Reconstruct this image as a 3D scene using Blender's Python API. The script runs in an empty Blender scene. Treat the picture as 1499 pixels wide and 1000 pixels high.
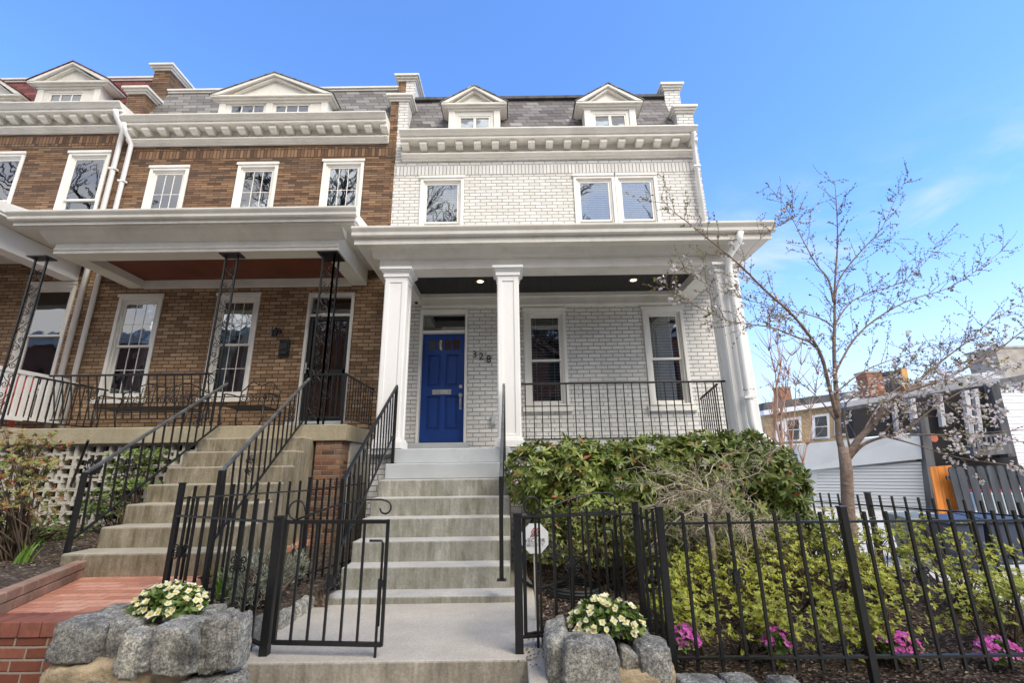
import bpy, math, random
import numpy as np
from mathutils import Vector, Matrix
random.seed(7); rng = np.random.default_rng(11)
SC = bpy.context.scene; COL = SC.collection
R = math.radians
# ------------------------------------------------------------------ camera model (eye = origin, facade faces -Y)
FPX, PITCH, ROLL, IW, IH = 666.0, R(15.5), R(0.8), 1499.0, 1000.0
def at(px, py, Y):
    """point of the world at depth Y seen at (px,py) when surveying the photograph"""
    x = px - IW/2; y = IH/2 - py
    a = x*math.cos(ROLL) + y*math.sin(ROLL); b = -x*math.sin(ROLL) + y*math.cos(ROLL)
    k = Y/(FPX*math.cos(PITCH) - b*math.sin(PITCH))
    return Vector((a*k, Y, (FPX*math.sin(PITCH) + b*math.cos(PITCH))*k))
def gnd(px, py, z):
    q = at(px, py, 1.0); return q*(z/q.z)

# ------------------------------------------------------------------ object helpers
def thing(name, label, cat, loc=(0,0,0), group=None):
    o = bpy.data.objects.new(name, None); COL.objects.link(o); o.empty_display_size = .2
    o.location = loc; o['label'] = label; o['category'] = cat
    if group: o['group'] = group
    return o
def tag(o, label=None, cat=None, group=None, kind=None):
    if label: o['label'] = label
    if cat: o['category'] = cat
    if group: o['group'] = group
    if kind: o['kind'] = kind
    return o
def absloc(o):
    v = Vector((0,0,0))
    while o is not None: v += o.location; o = o.parent
    return v
def dup(root, loc, label=None):
    r = root.copy(); COL.objects.link(r); r.location = loc
    if label: r['label'] = label
    for ch in list(root.children):
        c = ch.copy(); COL.objects.link(c); c.parent = r
        for g in list(ch.children):
            d = g.copy(); COL.objects.link(d); d.parent = c
    return r

class MB:
    def __init__(s): s.v=[]; s.f=[]; s.sm=[]
    def add(s, vs, fs, smooth=False):
        n=len(s.v); s.v += [tuple(p) for p in vs]; s.f += [tuple(i+n for i in q) for q in fs]; s.sm += [smooth]*len(fs); return s
    def quad(s,a,b,c,d): return s.add([a,b,c,d],[(0,1,2,3)])
    def box(s,x0,x1,y0,y1,z0,z1):
        return s.add([(x0,y0,z0),(x1,y0,z0),(x1,y1,z0),(x0,y1,z0),(x0,y0,z1),(x1,y0,z1),(x1,y1,z1),(x0,y1,z1)],
            [(0,3,2,1),(4,5,6,7),(0,1,5,4),(1,2,6,5),(2,3,7,6),(3,0,4,7)])
    def hexa(s, p):   # 8 points: bottom 4 then top 4
        return s.add(p,[(0,3,2,1),(4,5,6,7),(0,1,5,4),(1,2,6,5),(2,3,7,6),(3,0,4,7)])
    def px(s, prof, x0, x1, e0=None, e1=None):   # profile of (y,z) run along x
        n=len(prof); vs=[(x0,y,z) for y,z in prof]+[(x1,y,z) for y,z in prof]
        fs=[(i,(i+1)%n,n+(i+1)%n,n+i) for i in range(n)]+[tuple(range(n))[::-1],tuple(range(n,2*n))]
        return s.add(vs,fs)
    def py(s, prof, y0, y1):   # profile of (x,z) run along y
        n=len(prof); vs=[(x,y0,z) for x,z in prof]+[(x,y1,z) for x,z in prof]
        fs=[(i,(i+1)%n,n+(i+1)%n,n+i) for i in range(n)]+[tuple(range(n))[::-1],tuple(range(n,2*n))]
        return s.add(vs,fs)
    def pz(s, prof, z0, z1):
        n=len(prof); vs=[(x,y,z0) for x,y in prof]+[(x,y,z1) for x,y in prof]
        fs=[(i,(i+1)%n,n+(i+1)%n,n+i) for i in range(n)]+[tuple(range(n))[::-1],tuple(range(n,2*n))]
        return s.add(vs,fs)
    def bar(s,a,b,w,h=None):   # square bar from a to b
        a=Vector(a); b=Vector(b); h=h or w; d=(b-a).normalized()
        up=Vector((0,1,0)) if abs(d.z)>.8 else Vector((0,0,1))
        sx=d.cross(up).normalized()*w/2; sy=sx.cross(d).normalized()*h/2
        return s.hexa([a-sx-sy,a+sx-sy,a+sx+sy,a-sx+sy,b-sx-sy,b+sx-sy,b+sx+sy,b-sx+sy])
    def tube(s, pts, r, n=6):
        pts=[Vector(p) for p in pts]; m=len(pts); rs=r if isinstance(r,(list,tuple)) else [r]*m
        d=(pts[1]-pts[0]).normalized(); u=d.orthogonal().normalized(); vs=[]
        for i,p in enumerate(pts):
            d=(pts[min(i+1,m-1)]-pts[max(i-1,0)]).normalized()
            u=(u-d*u.dot(d)); u=u.normalized() if u.length>1e-6 else d.orthogonal().normalized(); w=d.cross(u)
            vs += [p+(u*math.cos(2*math.pi*k/n)+w*math.sin(2*math.pi*k/n))*rs[i] for k in range(n)]
        fs=[(i*n+k,i*n+(k+1)%n,(i+1)*n+(k+1)%n,(i+1)*n+k) for i in range(m-1) for k in range(n)]
        fs += [tuple(range(n))[::-1], tuple(range((m-1)*n,m*n))]
        return s.add(vs,fs,True)
    def disc(s,c,r,axis='y',t=.01,n=16,r2=None):
        c=Vector(c); r2=r2 or r; A=[];B=[]
        for k in range(n):
            ca,sa=math.cos(2*math.pi*k/n),math.sin(2*math.pi*k/n)
            o=Vector((ca,0,sa)) if axis=='y' else (Vector((ca,sa,0)) if axis=='z' else Vector((0,ca,sa)))
            ax=Vector((0,1,0)) if axis=='y' else (Vector((0,0,1)) if axis=='z' else Vector((1,0,0)))
            A.append(c-ax*t/2+o*r); B.append(c+ax*t/2+o*r2)
        fs=[(k,(k+1)%n,n+(k+1)%n,n+k) for k in range(n)]+[tuple(range(n)),tuple(range(n,2*n))[::-1]]
        return s.add(A+B,fs)
    def scroll(s, c, r, turns, a0, r_t=.007, sgn=1, ex=(1,0,0), ez=(0,0,1), k=.75):
        c=Vector(c); ex=Vector(ex); ez=Vector(ez); m=max(8,int(14*turns)); P=[]
        for i in range(m+1):
            t=i/m; a=a0+sgn*2*math.pi*turns*t; q=r*(1-k*t); P.append(c+ex*(q*math.cos(a))+ez*(q*math.sin(a)))
        s.tube(P, r_t, 5); return P
    def build(s, name, mat, parent=None, bevel=0, label=None, fixn=True):
        me=bpy.data.meshes.new(name); me.from_pydata(s.v,[],s.f); me.polygons.foreach_set('use_smooth', s.sm)
        if fixn:
            import bmesh
            bm=bmesh.new(); bm.from_mesh(me); bmesh.ops.recalc_face_normals(bm,faces=bm.faces); bm.to_mesh(me); bm.free()
        me.materials.append(mat); o=bpy.data.objects.new(name, me); COL.objects.link(o)
        if parent is not None: o.parent=parent; o.location=-absloc(parent)
        if bevel:
            b=o.modifiers.new('bevel','BEVEL'); b.width=bevel; b.segments=2; b.limit_method='ANGLE'
        if label: o['label']=label
        return o
def struct(name, mb, mat, bevel=0):
    o=mb.build(name,mat,None,bevel); o['kind']='structure'; return o
def np_obj(name, V, F, mat, parent=None, smooth=False):
    me=bpy.data.meshes.new(name); V=np.asarray(V,dtype=np.float32); F=np.asarray(F,dtype=np.int32); k=F.shape[1]
    me.vertices.add(len(V)); me.vertices.foreach_set('co',V.ravel()); me.loops.add(F.size); me.loops.foreach_set('vertex_index',F.ravel())
    me.polygons.add(len(F)); me.polygons.foreach_set('loop_start',np.arange(0,F.size,k,dtype=np.int32))
    me.polygons.foreach_set('loop_total',np.full(len(F),k,dtype=np.int32)); me.update(calc_edges=True); me.validate()
    if smooth: me.polygons.foreach_set('use_smooth',np.ones(len(F),dtype=bool))
    me.materials.append(mat); o=bpy.data.objects.new(name,me); COL.objects.link(o)
    if parent is not None: o.parent=parent; o.location=-absloc(parent)
    return o

# ------------------------------------------------------------------ materials
class NT:
    def __init__(s,name):
        s.m=bpy.data.materials.new(name); s.m.use_nodes=True; s.t=s.m.node_tree; s.b=s.t.nodes['Principled BSDF']; s.o=s.t.nodes['Material Output']
        s.tc=s.t.nodes.new('ShaderNodeTexCoord').outputs['Object']
    def n(s,typ,**k):
        d=s.t.nodes.new('ShaderNode'+typ)
        for a,b in k.items(): setattr(d,a,b)
        return d
    def set(s,sock,v):
        if hasattr(v,'is_linked') or isinstance(v,bpy.types.NodeSocket): s.t.links.new(v,sock)
        else:
            if isinstance(v,(tuple,list)) and len(v)==3 and sock.type=='RGBA': v=(*v,1)
            sock.default_value=v
    def math(s,op,a,b=0.0,c=0.0):
        d=s.n('Math',operation=op); s.set(d.inputs[0],a); s.set(d.inputs[1],b); s.set(d.inputs[2],c); return d.outputs[0]
    def noise(s,scale,detail=4,vec=None,rough=.55,w=None):
        d=s.n('TexNoise'); d.inputs['Scale'].default_value=scale; d.inputs['Detail'].default_value=detail; d.inputs['Roughness'].default_value=rough
        s.set(d.inputs['Vector'], vec if vec is not None else s.tc); return d.outputs['Fac']
    def map(s,sc,vec=None):
        d=s.n('Mapping'); d.inputs['Scale'].default_value=sc; s.set(d.inputs['Vector'],vec if vec is not None else s.tc); return d.outputs[0]
    def ramp(s,fac,stops,interp='LINEAR'):
        d=s.n('ValToRGB'); cr=d.color_ramp; cr.interpolation=interp
        while len(cr.elements)<len(stops): cr.elements.new(.5)
        for e,(p,c) in zip(cr.elements,stops): e.position=p; e.color=(*c,1) if len(c)==3 else c
        s.set(d.inputs[0],fac); return d.outputs[0]
    def rng(s,v,a,b,c=0.0,d=1.0,smooth=False):
        q=s.n('MapRange'); 
        if smooth: q.interpolation_type='SMOOTHSTEP'
        for i,x in enumerate((v,a,b,c,d)): s.set(q.inputs[i],x)
        return q.outputs[0]
    def mix(s,f,a,b,mode='MIX'):
        d=s.n('Mix',data_type='RGBA',blend_type=mode); s.set(d.inputs[0],f); s.set(d.inputs[6],a); s.set(d.inputs[7],b); return d.outputs[2]
    def bump(s,h,dist=.01,strength=1.0):
        d=s.n('Bump'); d.inputs['Distance'].default_value=dist; d.inputs['Strength'].default_value=strength; s.set(d.inputs['Height'],h); s.t.links.new(d.outputs[0],s.b.inputs['Normal'])
    def xyz(s,vec=None):
        d=s.n('SeparateXYZ'); s.set(d.inputs[0],vec if vec is not None else s.tc); return d.outputs
    def fin(s,col=None,rough=None,spec=None,metal=None):
        if col is not None: s.set(s.b.inputs['Base Color'],col)
        if rough is not None: s.set(s.b.inputs['Roughness'],rough)
        if spec is not None: s.set(s.b.inputs['Specular IOR Level'],spec)
        if metal is not None: s.b.inputs['Metallic'].default_value=metal
        return s.m
def vary(name, c, rough=.5, amt=.12, scale=3.0, bump=.0, bscale=60, spec=.4, metal=0, dirt=None, dscale=1.5, dlo=.55, dhi=.75, zs=1.0):
    t=NT(name); v=t.map((1,1,zs)) if zs!=1 else None
    f=t.noise(scale,5,v); c2=tuple(x*(1-amt*2) for x in c); c1=tuple(min(1,x*(1+amt)) for x in c)
    col=t.ramp(f,[(.3,c2),(.7,c1)])
    if dirt is not None:
        g=t.noise(dscale,8,t.map((1,1,zs)),.7); col=t.mix(t.rng(g,dlo,dhi),col,dirt)
    if bump: t.bump(t.noise(bscale,6),bump)
    return t.fin(col,rough,spec,metal)
def brickmat(name,w,h,mort,stops,mcol,plane='wall',bond=.5,bump=.006,dirt=None,dirtr=(.55,.8),rough=.85,vz=1.0,edge=.003,tint=.25):
    t=NT(name); X=t.xyz()
    if plane=='wall': U=t.math('ADD',X[0],X[1]); V=X[2]
    elif plane=='ground': U=X[0]; V=X[1]
    wob=t.math('MULTIPLY',t.math('SUBTRACT',t.noise(2.5,2),.5),.012)
    V=t.math('ADD',t.math('MULTIPLY',V,vz),wob)
    vv=t.math('DIVIDE',V,h); row=t.math('FLOOR',vv); fv=t.math('FRACT',vv)
    off=t.math('MULTIPLY',t.math('FLOORED_MODULO',row,2.0),bond)
    jit=t.n('TexWhiteNoise',noise_dimensions='1D'); t.set(jit.inputs['W'],row)
    off=t.math('ADD',off,t.math('MULTIPLY',jit.outputs[0],.12))
    uu=t.math('ADD',t.math('DIVIDE',U,w),off); col=t.math('FLOOR',uu); fu=t.math('FRACT',uu)
    du=t.math('MULTIPLY',t.math('MINIMUM',fu,t.math('SUBTRACT',1.0,fu)),w)
    dv=t.math('MULTIPLY',t.math('MINIMUM',fv,t.math('SUBTRACT',1.0,fv)),h)
    d=t.math('MINIMUM',du,dv); d=t.math('ADD',d,t.math('MULTIPLY',t.math('SUBTRACT',t.noise(45,3),.5),.006))
    mask=t.rng(d,mort/2-edge,mort/2+edge,smooth=True)
    cv=t.n('CombineXYZ'); t.set(cv.inputs[0],col); t.set(cv.inputs[1],row)
    wn=t.n('TexWhiteNoise',noise_dimensions='2D'); t.t.links.new(cv.outputs[0],wn.inputs['Vector'])
    c=t.ramp(wn.outputs[0],stops)
    c=t.mix(tint,c,t.ramp(t.noise(30,5),[(.3,(.45,.45,.45)),(.7,(1.3,1.3,1.3))]),'MULTIPLY')
    if dirt is not None: c=t.mix(t.rng(t.noise(.9,8,None,.7),dirtr[0],dirtr[1]),c,dirt)
    c=t.mix(mask,mcol,c)
    hgt=t.math('ADD',mask,t.math('MULTIPLY',t.noise(60,4),.25)); hgt=t.math('ADD',hgt,t.math('MULTIPLY',wn.outputs[0],.25))
    t.bump(hgt,bump); return t.fin(c,rough,.3)
M={}
M['cream']=vary('cream_paint',(.72,.69,.62),.5,.05,2.2,.0008,40,dirt=(.47,.43,.35),dscale=1.6,dlo=.52,dhi=.9)
M['white']=vary('white_paint',(.81,.80,.775),.45,.03,1.8,.0006,30,dirt=(.58,.55,.49),dscale=2.2,dlo=.6,dhi=1.0,zs=.35)
M['trim']=vary('window_trim_paint',(.76,.735,.675),.45,.05,3,.0006,40)
wst=[(0,(.60,.585,.55)),(.5,(.66,.645,.61)),(1,(.71,.695,.66))]
M['wbrick']=brickmat('painted_brick',.232,.0775,.014,wst,(.36,.345,.31),bump=.010,tint=.14,dirt=(.56,.54,.48),dirtr=(.5,.9))  # dark joint colour carries the shade of the recessed joints
M['wsold']=brickmat('painted_soldier_brick',.0775,.235,.012,wst,(.25,.24,.21),bond=0,bump=.010,tint=.12)  # joints darkened for recess shade here as well
bst=[(0,(.085,.05,.032)),(.2,(.14,.08,.046)),(.45,(.21,.12,.066)),(.68,(.265,.155,.085)),(.84,(.19,.105,.06)),(.95,(.31,.195,.11)),(1,(.12,.07,.045))]
M['bbrick']=brickmat('brown_brick',.29,.055,.011,bst,(.05,.042,.036),bump=.008,dirt=(.12,.075,.045),dirtr=(.5,.78))
M['bsold']=brickmat('brown_soldier_brick',.074,.235,.012,bst,(.05,.042,.036),bond=0,bump=.008)
tst=[(0,(.21,.125,.07)),(.3,(.30,.185,.105)),(.6,(.38,.245,.145)),(.88,(.45,.305,.18)),(1,(.24,.145,.085))]
M['tbrick']=brickmat('tan_brick',.225,.074,.013,tst,(.06,.05,.042),bump=.008,dirt=(.2,.12,.065),dirtr=(.5,.85))
M['fbrick']=brickmat('far_yellow_brick',.225,.074,.012,[(0,(.42,.30,.16)),(1,(.55,.42,.24))],(.3,.25,.18))
M['rbrick']=brickmat('red_brick',.2,.066,.012,[(0,(.22,.07,.035)),(.5,(.36,.13,.07)),(1,(.28,.15,.10))],(.2,.17,.14),bump=.008)
M['wallbrick']=brickmat('dark_red_brick',.21,.072,.014,[(0,(.16,.05,.03)),(.5,(.22,.075,.045)),(1,(.29,.11,.07))],(.32,.26,.2),bump=.008)
M['pier']=brickmat('weathered_pier_brick',.2,.072,.014,[(0,(.09,.05,.035)),(.4,(.20,.085,.05)),(.7,(.27,.15,.09)),(1,(.15,.11,.085))],(.22,.19,.15),bump=.010)
M['paver']=brickmat('brick_paver',.20,.098,.007,[(0,(.44,.18,.105)),(.5,(.54,.245,.15)),(1,(.60,.32,.21))],(.27,.15,.10),'ground',bump=.004,rough=.9)
M['slate']=brickmat('slate_shingles',.30,.125,.010,[(0,(.09,.08,.078)),(.5,(.16,.145,.14)),(.9,(.22,.205,.195)),(1,(.3,.28,.26))],(.025,.022,.022),bump=.012,rough=.7,edge=.002,dirt=(.34,.33,.30),dirtr=(.66,.72))
M['slate2']=brickmat('grey_slate_shingles',.33,.135,.010,[(0,(.12,.113,.105)),(.5,(.18,.17,.158)),(1,(.25,.24,.225))],(.035,.03,.03),bump=.012,rough=.7,edge=.002)
M['redroof']=brickmat('red_shingles',.30,.15,.010,[(0,(.11,.03,.025)),(.5,(.17,.05,.04)),(1,(.21,.075,.06))],(.03,.01,.01),bump=.012,rough=.8,edge=.002)
M['iron']=vary('black_iron',(.012,.012,.012),.38,.15,20,.0006,90,spec=.5)
M['greyiron']=vary('grey_handrail',(.10,.10,.095),.4,.3,9,.0006,90,spec=.5)  # hand rails a lighter grey than the other ironwork
M['metal']=vary('brushed_metal',(.62,.61,.57),.35,.1,20,metal=1)
M['gutter']=vary('gutter_metal',(.72,.71,.68),.4,.06,2,dirt=(.42,.40,.36),dscale=2,dlo=.6,dhi=.9)
M['ceil']=None
def beadboard():
    t=NT('black_beadboard'); X=t.xyz(); f=t.math('FRACT',t.math('MULTIPLY',X[0],11.0)); m=t.rng(f,.0,.12,smooth=True)
    t.bump(m,.006); return t.fin(t.mix(m,(.004,.004,.004),(.02,.018,.018)),.5,.4)
M['ceil']=beadboard()
M['redceil']=vary('oxide_red_ceiling',(.155,.045,.022),.6,.12,2)
M['blue']=vary('blue_door_paint',(.010,.048,.225),.38,.08,3,.0006,30)
M['brown_door']=vary('varnished_wood',(.30,.10,.055),.4,.3,6,zs=.12)
M['greypaint']=vary('grey_step_paint',(.45,.47,.475),.6,.06,2,.0015,40,dirt=(.36,.37,.36),dscale=2)
def concrete(name,c,stain_shade,streak,sc=1.0):
    t=NT(name); X=t.xyz(); base=t.ramp(t.noise(2.2,7,None,.65),[(.25,tuple(x*.75 for x in c)),(.75,tuple(x*1.1 for x in c))])
    fine=t.ramp(t.noise(55,5),[(.3,(.72,.72,.72)),(.7,(1.12,1.12,1.12))]); base=t.mix(.7,base,fine,'MULTIPLY')
    nrm=t.n('NewGeometry').outputs['Normal']; nz=t.xyz(nrm)[2]
    vert=t.rng(t.math('ABSOLUTE',nz),.3,.6,1.0,0.0)        # streaked stain, plus riser shade put into the colour, on vertical faces
    st=t.noise(5,6,t.map((1.6,1.6,.5)),.75); st2=t.noise(30,3,t.map((1,1,.06)),.5); k=t.math('MULTIPLY',t.rng(t.math('ADD',t.math('MULTIPLY',st,.75),t.math('MULTIPLY',st2,.25)),.29,.62),vert); base=t.mix(t.math('MULTIPLY',k,streak),base,stain_shade)
    sp=t.rng(t.noise(3.1,6,None,.75),.60,.72); base=t.mix(t.math('MULTIPLY',sp,.3),base,tuple(x*.55 for x in c))
    t.bump(t.math('ADD',t.noise(38,8,None,.7),t.math('MULTIPLY',t.noise(5,4),.8)),.006)
    return t.fin(base,.92,.2)
M['conc']=concrete('step_concrete',(.52,.50,.45),(.17,.168,.115),.9)
M['conc_tan']=concrete('tan_step_concrete',(.43,.385,.29),(.135,.11,.065),.95)
M['walk']=concrete('walkway_concrete',(.55,.495,.405),(.12,.105,.075),.75)
M['slab']=concrete('porch_slab_concrete',(.42,.375,.27),(.25,.2,.12),.6)
M['block']=concrete('cast_block',(.60,.575,.51),(.30,.25,.18),.4)
M['gravel']=concrete('alley_concrete',(.50,.48,.45),(.3,.28,.25),.5)
def rockmat():
    t=NT('granite'); f=t.noise(5,8,None,.75); s=t.noise(70,6,None,.8)
    isl=t.n('NewGeometry').outputs['Random Per Island']
    c=t.ramp(f,[(.28,(.10,.097,.09)),(.42,(.25,.245,.225)),(.58,(.43,.42,.385)),(.75,(.58,.56,.51))])
    c=t.mix(.9,c,t.ramp(s,[(.36,(.22,.22,.22)),(.5,(1,1,1)),(.62,(1.7,1.68,1.6))]),'MULTIPLY'); c=t.mix(.8,c,t.ramp(t.noise(22,6,None,.8),[(.35,(.45,.45,.45)),(.5,(1,1,1)),(.65,(1.5,1.48,1.4))]),'MULTIPLY')
    c=t.mix(1.0,c,t.ramp(isl,[(0,(.85,.84,.82)),(.35,(1.2,1.17,1.1)),(.7,(1.5,1.46,1.36)),(1,(1.05,1.05,1.05))]),'MULTIPLY'); c=t.mix(t.rng(t.noise(4,7,None,.75),.52,.66,0,.75),c,(.045,.043,.04)); c=t.mix(t.rng(t.noise(2.3,6,None,.7),.55,.7,0,.5),c,(.36,.31,.22))
    t.bump(t.math('ADD',t.noise(9,9,None,.8),t.math('MULTIPLY',s,.4)),.045); return t.fin(c,.92,.25)
M['rock']=rockmat()
M['mortar']=vary('tan_mortar',(.40,.31,.19),.95,.25,9,.012,40)
def mulchmat(name,stops):
    t=NT(name); v=t.n('TexVoronoi'); v.inputs['Scale'].default_value=38; t.set(v.inputs['Vector'],t.map((1,1.7,1)))
    c=t.ramp(t.xyz(v.outputs['Color'])[0],stops); c=t.mix(.8,c,t.ramp(t.noise(12,6),[(.3,(.4,.4,.4)),(.7,(1.3,1.3,1.3))]),'MULTIPLY')
    t.bump(t.math('ADD',v.outputs['Distance'],t.noise(14,6)),.03); return t.fin(c,.95,.2)
M['mulch']=mulchmat('mulch',[(0,(.03,.02,.014)),(.5,(.075,.05,.035)),(.85,(.13,.09,.06)),(1,(.27,.21,.15))])
M['soil']=mulchmat('bed_soil',[(0,(.06,.042,.03)),(.5,(.12,.085,.06)),(.85,(.18,.14,.10)),(1,(.32,.27,.2))])
def leafmat(name,stops,trans=.25,rough=.45,spec=.4):
    t=NT(name); g=t.n('NewGeometry'); c=t.ramp(g.outputs['Random Per Island'],stops)
    c=t.mix(.5,c,t.ramp(t.noise(2.5,3),[(.3,(.65,.65,.65)),(.7,(1.25,1.25,1.25))]),'MULTIPLY')
    t.fin(c,rough,spec); tr=t.n('BsdfTranslucent'); t.set(tr.inputs['Color'],c); mx=t.n('MixShader'); mx.inputs[0].default_value=trans
    t.t.links.new(t.b.outputs[0],mx.inputs[1]); t.t.links.new(tr.outputs[0],mx.inputs[2]); t.t.links.new(mx.outputs[0],t.o.inputs['Surface']); return t.m
M['rhodo']=leafmat('broad_evergreen_leaf',[(0,(.07,.105,.02)),(.4,(.15,.20,.04)),(.75,(.25,.30,.065)),(.95,(.36,.39,.11)),(.975,(.30,.16,.05)),(1,(.36,.08,.03))],.2,.42,.35)
M['azalea']=leafmat('azalea_leaf',[(0,(.18,.21,.03)),(.35,(.42,.44,.055)),(.8,(.62,.63,.10)),(.96,(.70,.68,.2)),(1,(.38,.24,.09))],.45)
M['darkshrub']=leafmat('dark_shrub_leaf',[(0,(.08,.105,.025)),(.5,(.18,.21,.055)),(.85,(.29,.31,.09)),(1,(.30,.15,.06))],.25)
M['redtip']=leafmat('red_tipped_leaf',[(0,(.14,.18,.045)),(.45,(.30,.33,.085)),(.65,(.40,.34,.10)),(.8,(.40,.15,.06)),(.94,(.42,.09,.04)),(1,(.25,.04,.03))],.3)
M['green']=leafmat('garden_leaf',[(0,(.06,.11,.02)),(.5,(.14,.22,.04)),(1,(.28,.34,.09))],.3)
M['silver']=leafmat('silver_leaf',[(0,(.14,.16,.10)),(.5,(.27,.29,.2)),(1,(.42,.43,.33))],.2)
M['blade']=leafmat('bulb_leaf',[(0,(.10,.2,.03)),(1,(.25,.38,.06))],.35)
M['twig']=vary('pale_twigs',(.46,.39,.29),.9,.2,8)
M['stem']=vary('woody_stem',(.13,.09,.06),.9,.3,9)
def barkmat():
    t=NT('cherry_bark'); r=t.noise(5,7,t.map((2,2,5)),.7); c=t.ramp(r,[(.25,(.15,.105,.08)),(.55,(.28,.205,.16)),(.8,(.42,.33,.27))])
    t.bump(t.math('ADD',r,t.noise(25,5)),.012); return t.fin(c,.85,.25)
M['bark']=barkmat()
M['pinkbark']=vary('pinkish_bark',(.42,.27,.20),.85,.2,4,.006,20,zs=.3)
M['bud']=leafmat('flower_buds',[(0,(.09,.055,.04)),(.5,(.20,.115,.08)),(.8,(.30,.22,.10)),(1,(.42,.38,.14))],.2)
M['petal']=leafmat('blossom_petal',[(0,(.68,.57,.55)),(.5,(.82,.76,.73)),(1,(.88,.85,.82))],.35,.6,.2)
M['freshleaf']=leafmat('fresh_leaf',[(0,(.25,.28,.06)),(.6,(.42,.45,.12)),(1,(.40,.24,.13))],.35)
M['yellow']=leafmat('pale_yellow_petal',[(0,(.72,.66,.25)),(.5,(.83,.80,.48)),(1,(.86,.85,.68))],.25,.6,.2)
M['yolk']=leafmat('flower_eye',[(0,(.75,.45,.03)),(1,(.8,.6,.05))],.1)
M['pink']=leafmat('pink_petal',[(0,(.55,.06,.33)),(.6,(.75,.13,.50)),(1,(.8,.35,.62))],.3,.6,.2)
def glass(k=1.35,b=.11):
    t=NT('window_glass'); gl=t.n('BsdfGlossy'); gl.inputs['Roughness'].default_value=.02; gl.inputs['Color'].default_value=(.95,.97,1,1)
    w=t.n('Bump'); w.inputs['Distance'].default_value=.004; t.set(w.inputs['Height'],t.noise(1.6,2)); t.t.links.new(w.outputs[0],gl.inputs['Normal'])
    tr=t.n('BsdfTransparent'); tr.inputs['Color'].default_value=(.80,.84,.84,1)
    fr=t.n('Fresnel'); fr.inputs[0].default_value=1.5; f=t.math('ADD',t.math('MULTIPLY',fr.outputs[0],k),b)
    mx=t.n('MixShader'); t.set(mx.inputs[0],f); t.t.links.new(tr.outputs[0],mx.inputs[1]); t.t.links.new(gl.outputs[0],mx.inputs[2]); t.t.links.new(mx.outputs[0],t.o.inputs['Surface']); return t.m
M['glass']=glass()
M['dimglass']=glass(.45,.01)
M['dark']=vary('interior_shade',(.05,.047,.042),.9,.2,2)  # near-black stands for unlit rooms and voids; their shade is in the colour
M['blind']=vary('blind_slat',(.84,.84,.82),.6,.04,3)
M['shadeblind']=vary('shaded_blind_slat',(.74,.74,.71),.6,.06,3)  # darker copy of the blind slat, with shade put into its colour
M['curtain']=vary('curtain_cloth',(.68,.69,.67),.9,.12,4)
M['black']=vary('black_plastic',(.015,.015,.015),.5,.1,10)
M['rubber']=vary('hose_rubber',(.02,.022,.02),.55,.2,10)
def lamp():
    t=NT('lit_lamp'); e=t.n('Emission'); e.inputs[0].default_value=(1,.72,.35,1); e.inputs[1].default_value=6; t.t.links.new(e.outputs[0],t.o.inputs['Surface']); return t.m
M['lamp']=lamp()
M['signwhite']=vary('sign_face',(.74,.74,.74),.4,.03,3)
M['signink']=vary('sign_ink',(.05,.05,.06),.5,.05,3)
M['signred']=vary('sign_red',(.32,.03,.05),.5,.05,3)
M['stake']=vary('sign_stake',(.52,.50,.44),.5,.1,5)
M['garage']=vary('garage_panel',(.50,.535,.56),.5,.05,1.5)  # pale panel toned blue-grey; open shade is put into the colour
M['siding']=vary('white_siding',(.72,.73,.74),.55,.04,1.5)
M['greywood']=vary('grey_weathered_wood',(.10,.10,.105),.8,.3,5,.003,30,zs=.15)
M['darkwood']=vary('charcoal_stained_wood',(.045,.052,.062),.75,.3,6,.003,30,zs=.15)
M['orangewood']=vary('orange_stained_wood',(.56,.19,.03),.6,.22,5,.003,30,zs=.12)
M['metalroof']=vary('metal_roofing',(.40,.40,.41),.5,.12,2,dirt=(.2,.18,.16),dscale=2)
M['oldmetal']=vary('patched_roofing',(.30,.295,.29),.6,.3,3,.01,12,dirt=(.55,.55,.55),dscale=3,dlo=.5,dhi=.6)
M['oldconc']=vary('old_stucco',(.32,.29,.25),.9,.15,3,.006,20)
M['screen']=vary('insect_screen',(.022,.02,.02),.9,.1,2)
M['tealplastic']=vary('bin_plastic',(.13,.15,.14),.5,.1,5)
M['navyplastic']=vary('navy_bin_plastic',(.035,.045,.075),.5,.1,5)
M['carred']=vary('red_car_paint',(.45,.02,.035),.25,.05,2,spec=.6)
M['carglass']=vary('car_glass',(.30,.36,.38),.1,.05,2,spec=.8)
M['carglass2']=vary('far_window_glass',(.06,.07,.075),.15,.3,1.5,spec=.8)
M['redchair']=vary('red_painted_wood',(.42,.05,.035),.55,.1,5)
M['tree_far']=vary('street_tree_bark',(.05,.042,.036),.9,.2,4)
M['asphalt']=vary('asphalt',(.055,.055,.055),.9,.2,3,.01,60)
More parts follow.
